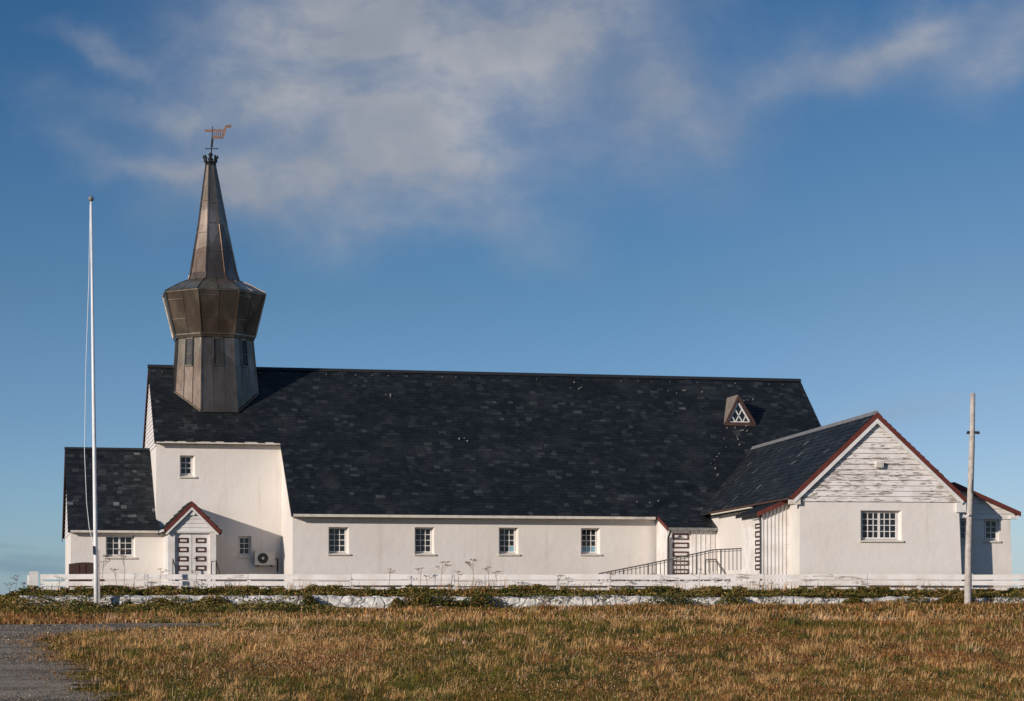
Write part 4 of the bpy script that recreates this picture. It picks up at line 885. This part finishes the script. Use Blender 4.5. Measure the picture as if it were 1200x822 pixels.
def fieldcols(s, t, n):
    a = vnoise(s * .30 + 9, t * .085 + 3, 1); b_ = vnoise(s * .8 + 2, t * .28, 2); c = vnoise(s * 2.6, t * .9, 4); d = vnoise(s * 5, t * 2.0, 6)
    x = .45 * a + .35 * b_ + .2 * c; big_ = vnoise(s * .16 + 4, t * .045 + 1, 7)
    strip = 1.6 * np.exp(-((t - 77.0) / 3.0) ** 2) * sst(s, -14, -9); left = np.exp(-(((s / t + .135) / .05) ** 2 + ((t - 54) / 9) ** 2)) * (.5 + b_); edge_ = np.exp(-((s - (-.205 + .0006 * 0) * t * .82) / 1.2) ** 2) * (t < 62)
    near = np.clip((44 - t) / 14, 0, 1)
    a = np.clip((a - .5) * 1.6 + .5, 0, 1); band = np.exp(-((t - 68) / 4.5) ** 2) * sst(s, -11, -7)
    w = np.stack([.28 + 2.2 * strip + 2.6 * left + .35 * c, .30 + .9 * sst(big_ + .4 * (c - .5), .45, .65) + .3 * strip, .22 + 1.7 * sst(x, .46, .64) + .7 * near + 1.2 * edge_ + .8 * band, .05 + 1.5 * sst(x * .6 + d * .4, .56, .72) + .25 * near + .8 * edge_ * c, .08 + 2.0 * strip + 1.3 * left + .10 * d, .35 + .5 * (1 - a)], 1)
    w = w ** 1.5; return mixcol(PAL, w, n)
def sample(n, u0, u1, v0, v1):
    u = rng.uniform(u0, u1, n); v = rng.uniform(v0, v1, n); t = vt(v) * (1 + rng.normal(0, .012, n)); s = (u - 600) / F * t; return s, t
EC = leaf_mat
# dense low sward
n = 460000; s, t = sample(n, -120, 1320, 719.5, 850); k = t < 83.2; s, t = s[k], t[k]
ed = .35 * vnoise(s * 1.7, t * .8, 12) + .15
keep = ~inside(roadp, s + rng.normal(0, .4, len(s)) * (.2 + 2 * vnoise(s * .9, t * .5, 14)), t + rng.normal(0, .9, len(s)) * (t < 66)); s, t = s[keep], t[keep]
den = vnoise(s * 1.1, t * .5, 13); h = t * (.0010 + .0014 * rng.random(len(s)) + .0012 * den ** 2); near_road = inside([(x_ + .9, y_) for x_, y_ in roadp], s, t); h = np.where(near_road, h * .7, h)
o = blades('grass', s, t, h, .00040 * t * rng.uniform(.6, 1.5, len(s)), fieldcols(s, t, len(s)), .40); setting(o, 'stuff')
# tall straw stems standing out of the sward, thicker in drifts
n = 9000; s, t = sample(n, -120, 1320, 720, 850); k = (t < 83) & ~inside(roadp, s - .5, t); s, t = s[k], t[k]
pr = sst(vnoise(s * .7, t * .35, 21), .42, .75) * .85 + .15; k = rng.random(len(s)) < pr; s, t = s[k], t[k]
col = mixcol([(.56, .34, .16), (.42, .21, .08), (.66, .47, .26)], np.ones((len(s), 3)), len(s))
o = blades('tall_grass', s, t, rng.uniform(.0022, .0062, len(s)) * t, .00026 * t * rng.uniform(.7, 1.3, len(s)), col, .25); setting(o, 'stuff')

# tussocks: fans of blades sharing a root, a height and a colour
n = 5200; s, t = sample(n, -120, 1320, 722, 850); k = (t < 82) & ~inside(roadp, s - .4, t); s, t = s[k], t[k]; nT = len(s)
tp = fieldcols(s, t, nT); pick = rng.random(nT); tp[pick < .33] = np.array([.56, .33, .14]); tp[(pick > .33) & (pick < .5)] = np.array([.15, .14, .035]); tp[pick > .86] = np.array([.05, .058, .022]); gold = vnoise(s * .5 + 3, t * .16 + 6, 17); keepT = gold > .38
per = 26; sel = np.repeat(np.where(keepT)[0], per); spread = rng.normal(0, .0018, (len(sel), 2)) * t[sel, None]; sz = (rng.uniform(.7, 1.5, nT) * (.7 + .6 * gold))[sel]
o = blades('tussocks', s[sel] + spread[:, 0], t[sel] + spread[:, 1] * 3, t[sel] * .0036 * sz * rng.uniform(.6, 1.15, len(sel)), .00034 * t[sel] * rng.uniform(.6, 1.4, len(sel)), tp[sel] * rng.uniform(.7, 1.3, (len(sel), 1)), .5); setting(o, 'stuff')
def leaves(name, s, t, z, size, col, flat=.5):
    """small bent leaf quads at given points"""
    n = len(s); nrm = rng.normal(0, 1, (n, 3)); nrm[:, 2] = np.abs(nrm[:, 2]) + flat; nrm /= np.linalg.norm(nrm, axis=1, keepdims=True)
    a = np.cross(nrm, rng.normal(0, 1, (n, 3))); a /= np.linalg.norm(a, axis=1, keepdims=True); b_ = np.cross(nrm, a); sz = size[:, None]
    c = to_world(s, t, z); V_ = np.stack([c - a * sz, c - b_ * sz * .45 + nrm * sz * .12, c + a * sz, c + b_ * sz * .45 + nrm * sz * .12], 1).reshape(-1, 3)
    loops = (np.arange(n)[:, None] * 4 + np.array([[0, 1, 2, 3]])).ravel()
    return mesh_np(name, V_, loops, np.full(n, 4), np.repeat(col, 4, 0))
# low broad leaves, seed heads and dry bits all through the sward
n = 210000; s, t = sample(n, -120, 1320, 724, 850); k = (t < 80) & ~inside(roadp, s + rng.normal(0, .15, n), t + rng.normal(0, .5, n)); s, t = s[k], t[k]
cc = fieldcols(s, t, len(s)); q = rng.random(len(s)); cc[q < .10] = np.array([.50, .36, .21]) * rng.uniform(.6, 1.3, ((q < .10).sum(), 1)); cc[q > .82] *= .45
setting(leaves('meadow_plants', s, t, gz(s, t) + t * .0018 * rng.random(len(s)) ** .7, .00042 * t * rng.uniform(.5, 1.5, len(s)), cc), 'stuff')
GP = [(.072, .086, .024), (.145, .14, .034), (.25, .20, .05), (.42, .25, .10), (.036, .042, .018)]
def bank(name, n, s0, s1, t0, t1, hfun, pal_w, size, pal=GP):
    s = rng.uniform(s0, s1, n); t = rng.uniform(t0, t1, n); hmax = hfun(s, t); k = hmax > .02; s, t, hmax = s[k], t[k], hmax[k]
    z = gz(s, t) + hmax * rng.power(1.6, len(s)); g = vnoise(s * 1.4 + 5, t, 31)
    w = np.tile(np.array(pal_w, float), (len(s), 1)); g2 = vnoise(s * 2.6 + 1, t * 1.4, 33); w[:, 2] += (g > .55) * .8 + (g2 > .6) * .8; w[:, 3] += (g > .6) * 1.2 + (g2 > .66) * 1.6; w[:, 0] += (g < .45) * .8; w[:, 4] += (g2 < .36) * 1.2
    o = leaves(name, s, t, z, size * rng.uniform(.6, 1.4, len(s)), mixcol(pal, w, len(s))); return setting(o, 'stuff')
# weeds on the terrace edge between wall and fence
bank('weeds', 60000, -18, 24.5, 84.0, 85.5, lambda s, t: .02 + .20 * vnoise(s * 1.1, t * .8, 41) * (1 - .45 * sst(s, 6, 14)) + .10 * (vnoise(s * 3.2, t * 2, 42) > .66), [1, 1, .6, .5, .4], .05)
# weeds at the foot of the wall, high at the left
bank('weeds', 95000, -22, 24.5, 79.2, 83.5, lambda s, t: (.44 * (1 - sst(s, -9.0, -3.5)) + .10 * sst(vnoise(s * .45, t * .1, 45), .38, .7)) * (.35 + .8 * vnoise(s * 1.2, t * .9, 43)) * sst(t, 78.8, 81.5) , [1, 1, .7, .6, .35], .05)
bank('weeds', 14000, -26, -17.3, 83.5, 87.5, lambda s, t: .03 + .30 * vnoise(s * 1.3, t * .9, 47) * sst(s, -23, -18.6), [.8, 1, .8, .5, .5], .06)
def clumps(n_, per, seed):
    r2 = np.random.default_rng(seed); cs_ = r2.uniform(-17.5, 24.5, n_); rad = r2.uniform(.3, 1.5, n_); hh = r2.uniform(.30, .66, n_)
    i = r2.integers(0, n_, n_ * per); d = r2.normal(0, .5, n_ * per); s = cs_[i] + d * rad[i]; t = r2.uniform(82.75, 83.35, n_ * per)
    z = gz(s, np.full(len(s), 82.9)) + hh[i] * np.exp(-d * d) * r2.power(1.5, n_ * per); kind = r2.integers(0, 3, n_)[i]
    w = np.stack([.5 + (kind == 0), .8 + 0 * d, .4 + (kind == 1), .25 + 1.2 * (kind == 2), .3 + .4 * (kind == 0)], 1)
    return setting(leaves('weeds', s, t, z, .045 * r2.uniform(.5, 1.5, len(s)), mixcol(GP, w, len(s))), 'stuff')
clumps(24, 1000, 77)
s = rng.uniform(-17.5, 24.5, 16000); k = vnoise(s * .9, s * 0 + 4, 88) + .3 * vnoise(s * 3, s * 0, 89) > .62; s = s[k]; t = rng.uniform(83.25, 83.95, len(s))
setting(leaves('weeds', s, t, 2.02 - .38 * rng.power(.7, len(s)) * vnoise(s * 2.2, s * 0 + 9, 90) - .3 * (84 - t) * .4, .045 * rng.uniform(.5, 1.4, len(s)), mixcol(GP, np.array([[1, 1, .5, .6, .4]] * len(s)), len(s))), 'stuff')
# dark clumps in the sward
n = 34000; s, t = sample(n, -60, 1300, 735, 850); cl_ = vnoise(s * .75 + 7, t * .22 + 2, 51); k = (cl_ > .66) & ~inside([(x_ + .8, y_) for x_, y_ in roadp], s, t); s, t = s[k], t[k]
o = leaves('clover', s, t, gz(s, t) + t * rng.uniform(.0008, .0034, len(s)), .00055 * t * rng.uniform(.6, 1.4, len(s)), mixcol([(.040, .052, .024), (.065, .08, .035), (.12, .125, .085)], np.array([[1, .8, .35]] * len(s)), len(s))); setting(o, 'stuff')
# grass on the bank
def strip_blades(name, n, s0, s1, t0, t1, h0, h1, pw, w=.04):
    s = rng.uniform(s0, s1, n); t = rng.uniform(t0, t1, n); g = vnoise(s * .9, t, 61); k = g > .2; s, t, g = s[k], t[k], g[k]
    wt = np.tile(np.array(pw, float), (len(s), 1)); wt[:, 2] += (g > .55) * .5; wt[:, 0] += (g < .45) * .4
    return setting(blades(name, s, t, rng.uniform(h0, h1, len(s)) * (.55 + .8 * g), w * rng.uniform(.6, 1.3, len(s)), mixcol(PAL, wt, len(s)), .35), 'stuff')
strip_blades('grass', 24000, -20, 24.5, 78, 83.2, .10, .24, [.55, .9, .9, .45, .12, .4]); strip_blades('grass', 9000, -20, 24.5, 83.95, 85.5, .05, .18, [.5, .8, .7, .7, .05, .5]); strip_blades('grass', 16000, -18, 24, 85.7, 99, .08, .25, [.3, .5, 1, .6, .05, .3])
strip_blades('tall_grass', 1500, -17, 24.5, 84.6, 85.3, .2, .5, [1, .8, .5, .1, .5, .3], .022); strip_blades('grass', 5000, 2, 24.5, 80.5, 83.2, .12, .28, [.8, 1, .5, .2, .2, .5])
# white flower heads
def flowers(n, gen, thr, size):
    s, t, z = gen(n); k = vnoise(s * .55 + 3, t * .25 + 8, 71) > thr; s, t, z = s[k], t[k], z[k]
    c = mixcol([(.66, .55, .40), (.50, .38, .27), (.55, .42, .16)], np.array([[1, .7, .12]] * len(s)), len(s)); return setting(leaves('wildflowers', s, t, z, size * t * rng.uniform(.6, 1.3, len(s)), c, 1.2), 'stuff')
def gen_field(n): s, t = sample(n, 150, 1250, 745, 850); k = ~inside(roadp, s - .8, t); s, t = s[k], t[k]; return s, t, gz(s, t) + t * rng.uniform(.001, .0028, len(s))
flowers(4200, gen_field, .48, .00046)
def gen_left(n): s, t = sample(n, 200, 420, 775, 835); return s, t, gz(s, t) + t * rng.uniform(.001, .0028, len(s))
flowers(520, gen_left, .35, .00045)
def gen_bank(n): s = rng.uniform(-19, 5, n); t = rng.uniform(80.5, 83.2, n); return s, t, gz(s, t) + rng.uniform(.1, .3, n)
flowers(420, gen_bank, .45, .0006)
# loose gravel lying on the road
n = 42000; s, t = sample(n, -120, 330, 733, 850); k = inside(roadp, s, t); s, t = s[k], t[k]; pt = vnoise(s * .8, t * .25, 91)
cc = np.array([(.36, .295, .225), (.20, .16, .122), (.09, .073, .057), (.5, .43, .345)])[rng.choice(4, len(s), p=[.35, .35, .22, .08])] * rng.uniform(.7, 1.3, (len(s), 1))
setting(leaves('gravel', s, t, .0133 * t + .018 + rng.uniform(0, .012, len(s)), .00048 * t * rng.uniform(.4, 1.3, len(s)) * (.5 + pt), cc, .9), 'stuff')
# loose stones on the road edge
def stone(mb, s, t, r):
    c = w_st(s, t, float(gz(s, t)) + r * .3); pts = []
    mb.lathe(c, [(r * .6, -r * .3), (r * random.uniform(.9, 1.1), 0), (r * .7, r * .4), (r * .15, r * .55)], 6)

# tall dry umbel plants along the fence
umb = [(122, 653, 1), (136, 668, 0), (144, 645, 1), (188, 668, 0), (232, 668, 0), (494, 667, 0), (519, 660, 1), (554, 657, 1), (537, 672, 0), (573, 666, 0), (580, 672, 0), (457, 668, 0), (820, 668, 0), (500, 676, 0), (946, 682, 0), (70, 678, 0), (20, 676, 0), (12, 686, 0), (28, 684, 0), (655, 676, 0), (715, 673, 0), (1010, 683, 0)]
where = {122: 'just right of the flagpole, left of the vestry window', 136: 'below the vestry window, nearer the flagpole', 144: 'tall, reaching up across the vestry window', 188: 'just left of the entrance porch', 232: 'in front of the double entrance doors', 494: 'under the second nave window, taller of two', 519: 'right of the second nave window', 554: 'tallest between second and third nave windows', 537: 'shorter, between two tall umbels mid nave', 573: 'left below the third nave window', 580: 'closest under the third nave window', 457: 'between first and second nave windows', 820: 'in front of the ramp railing', 500: 'under the second nave window, shorter of two', 946: 'below the white corner of the wing', 70: 'near the gatepost, before the vestry', 20: 'left of the gatepost against the sky', 12: 'furthest left against the sky', 28: 'close beside the gatepost at its left', 655: 'between third and fourth nave windows', 715: 'at the low end of the ramp railing', 1010: 'below the wing window'}
for (u, v, big) in umb:
    tt = random.uniform(84.4, 85.3); top = st(u, v, tt); s_ = (u - 600) / F * tt; g0 = w_st(s_ + random.uniform(-.1, .1), tt, float(gz(s_, tt)))
    T = thing('dry_umbel', 'dry umbel stalk ' + where[u], 'plant', g0, 'dry stalks along the fence')
    md = lerp(g0, top, .55) + Vector((random.uniform(-.06, .06), 0, 0)); mb = MB(); mb.tube([g0, md, top], [.010, .008, .005], 5); hd = MB()
    br = [(md, top)] + [(lerp(md, top, random.uniform(.1, .7)), lerp(md, top, random.uniform(.6, 1.0)) + Vector((random.uniform(-.22, .22), random.uniform(-.1, .1), random.uniform(-.05, .1)))) for _ in range(4 if big else 2)]
    for a, e in br:
        mb.tube([a, e], [.005, .004], 4)
        for _ in range(9 if big else 6):
            q = e + Vector((random.uniform(-.11, .11), random.uniform(-.08, .08), random.uniform(.01, .06))); mb.tube([e, q], .004, 3); mb.lathe(q, [(.004, -.012), (.017, 0), (.004, .012)], 5)
    mb.build('stem', 'soil', T)
# low shrubs behind the ramp foot
n = 2600; s = rng.uniform(4.2, 9.2, n); t = rng.uniform(97.2, 98.6, n)
sh = leaves('shrub', s, t, gz(s, t) + .35 + .52 * rng.power(1.5, n) * (.5 + .6 * vnoise(s * 2, t, 81)), .045 * rng.uniform(.6, 1.3, n), mixcol([(.06, .055, .04), (.09, .075, .05), (.04, .045, .025)], np.ones((n, 3)), n)); tag(sh, 'low greyish shrub against the nave wall at the foot of the ramp', 'shrub')
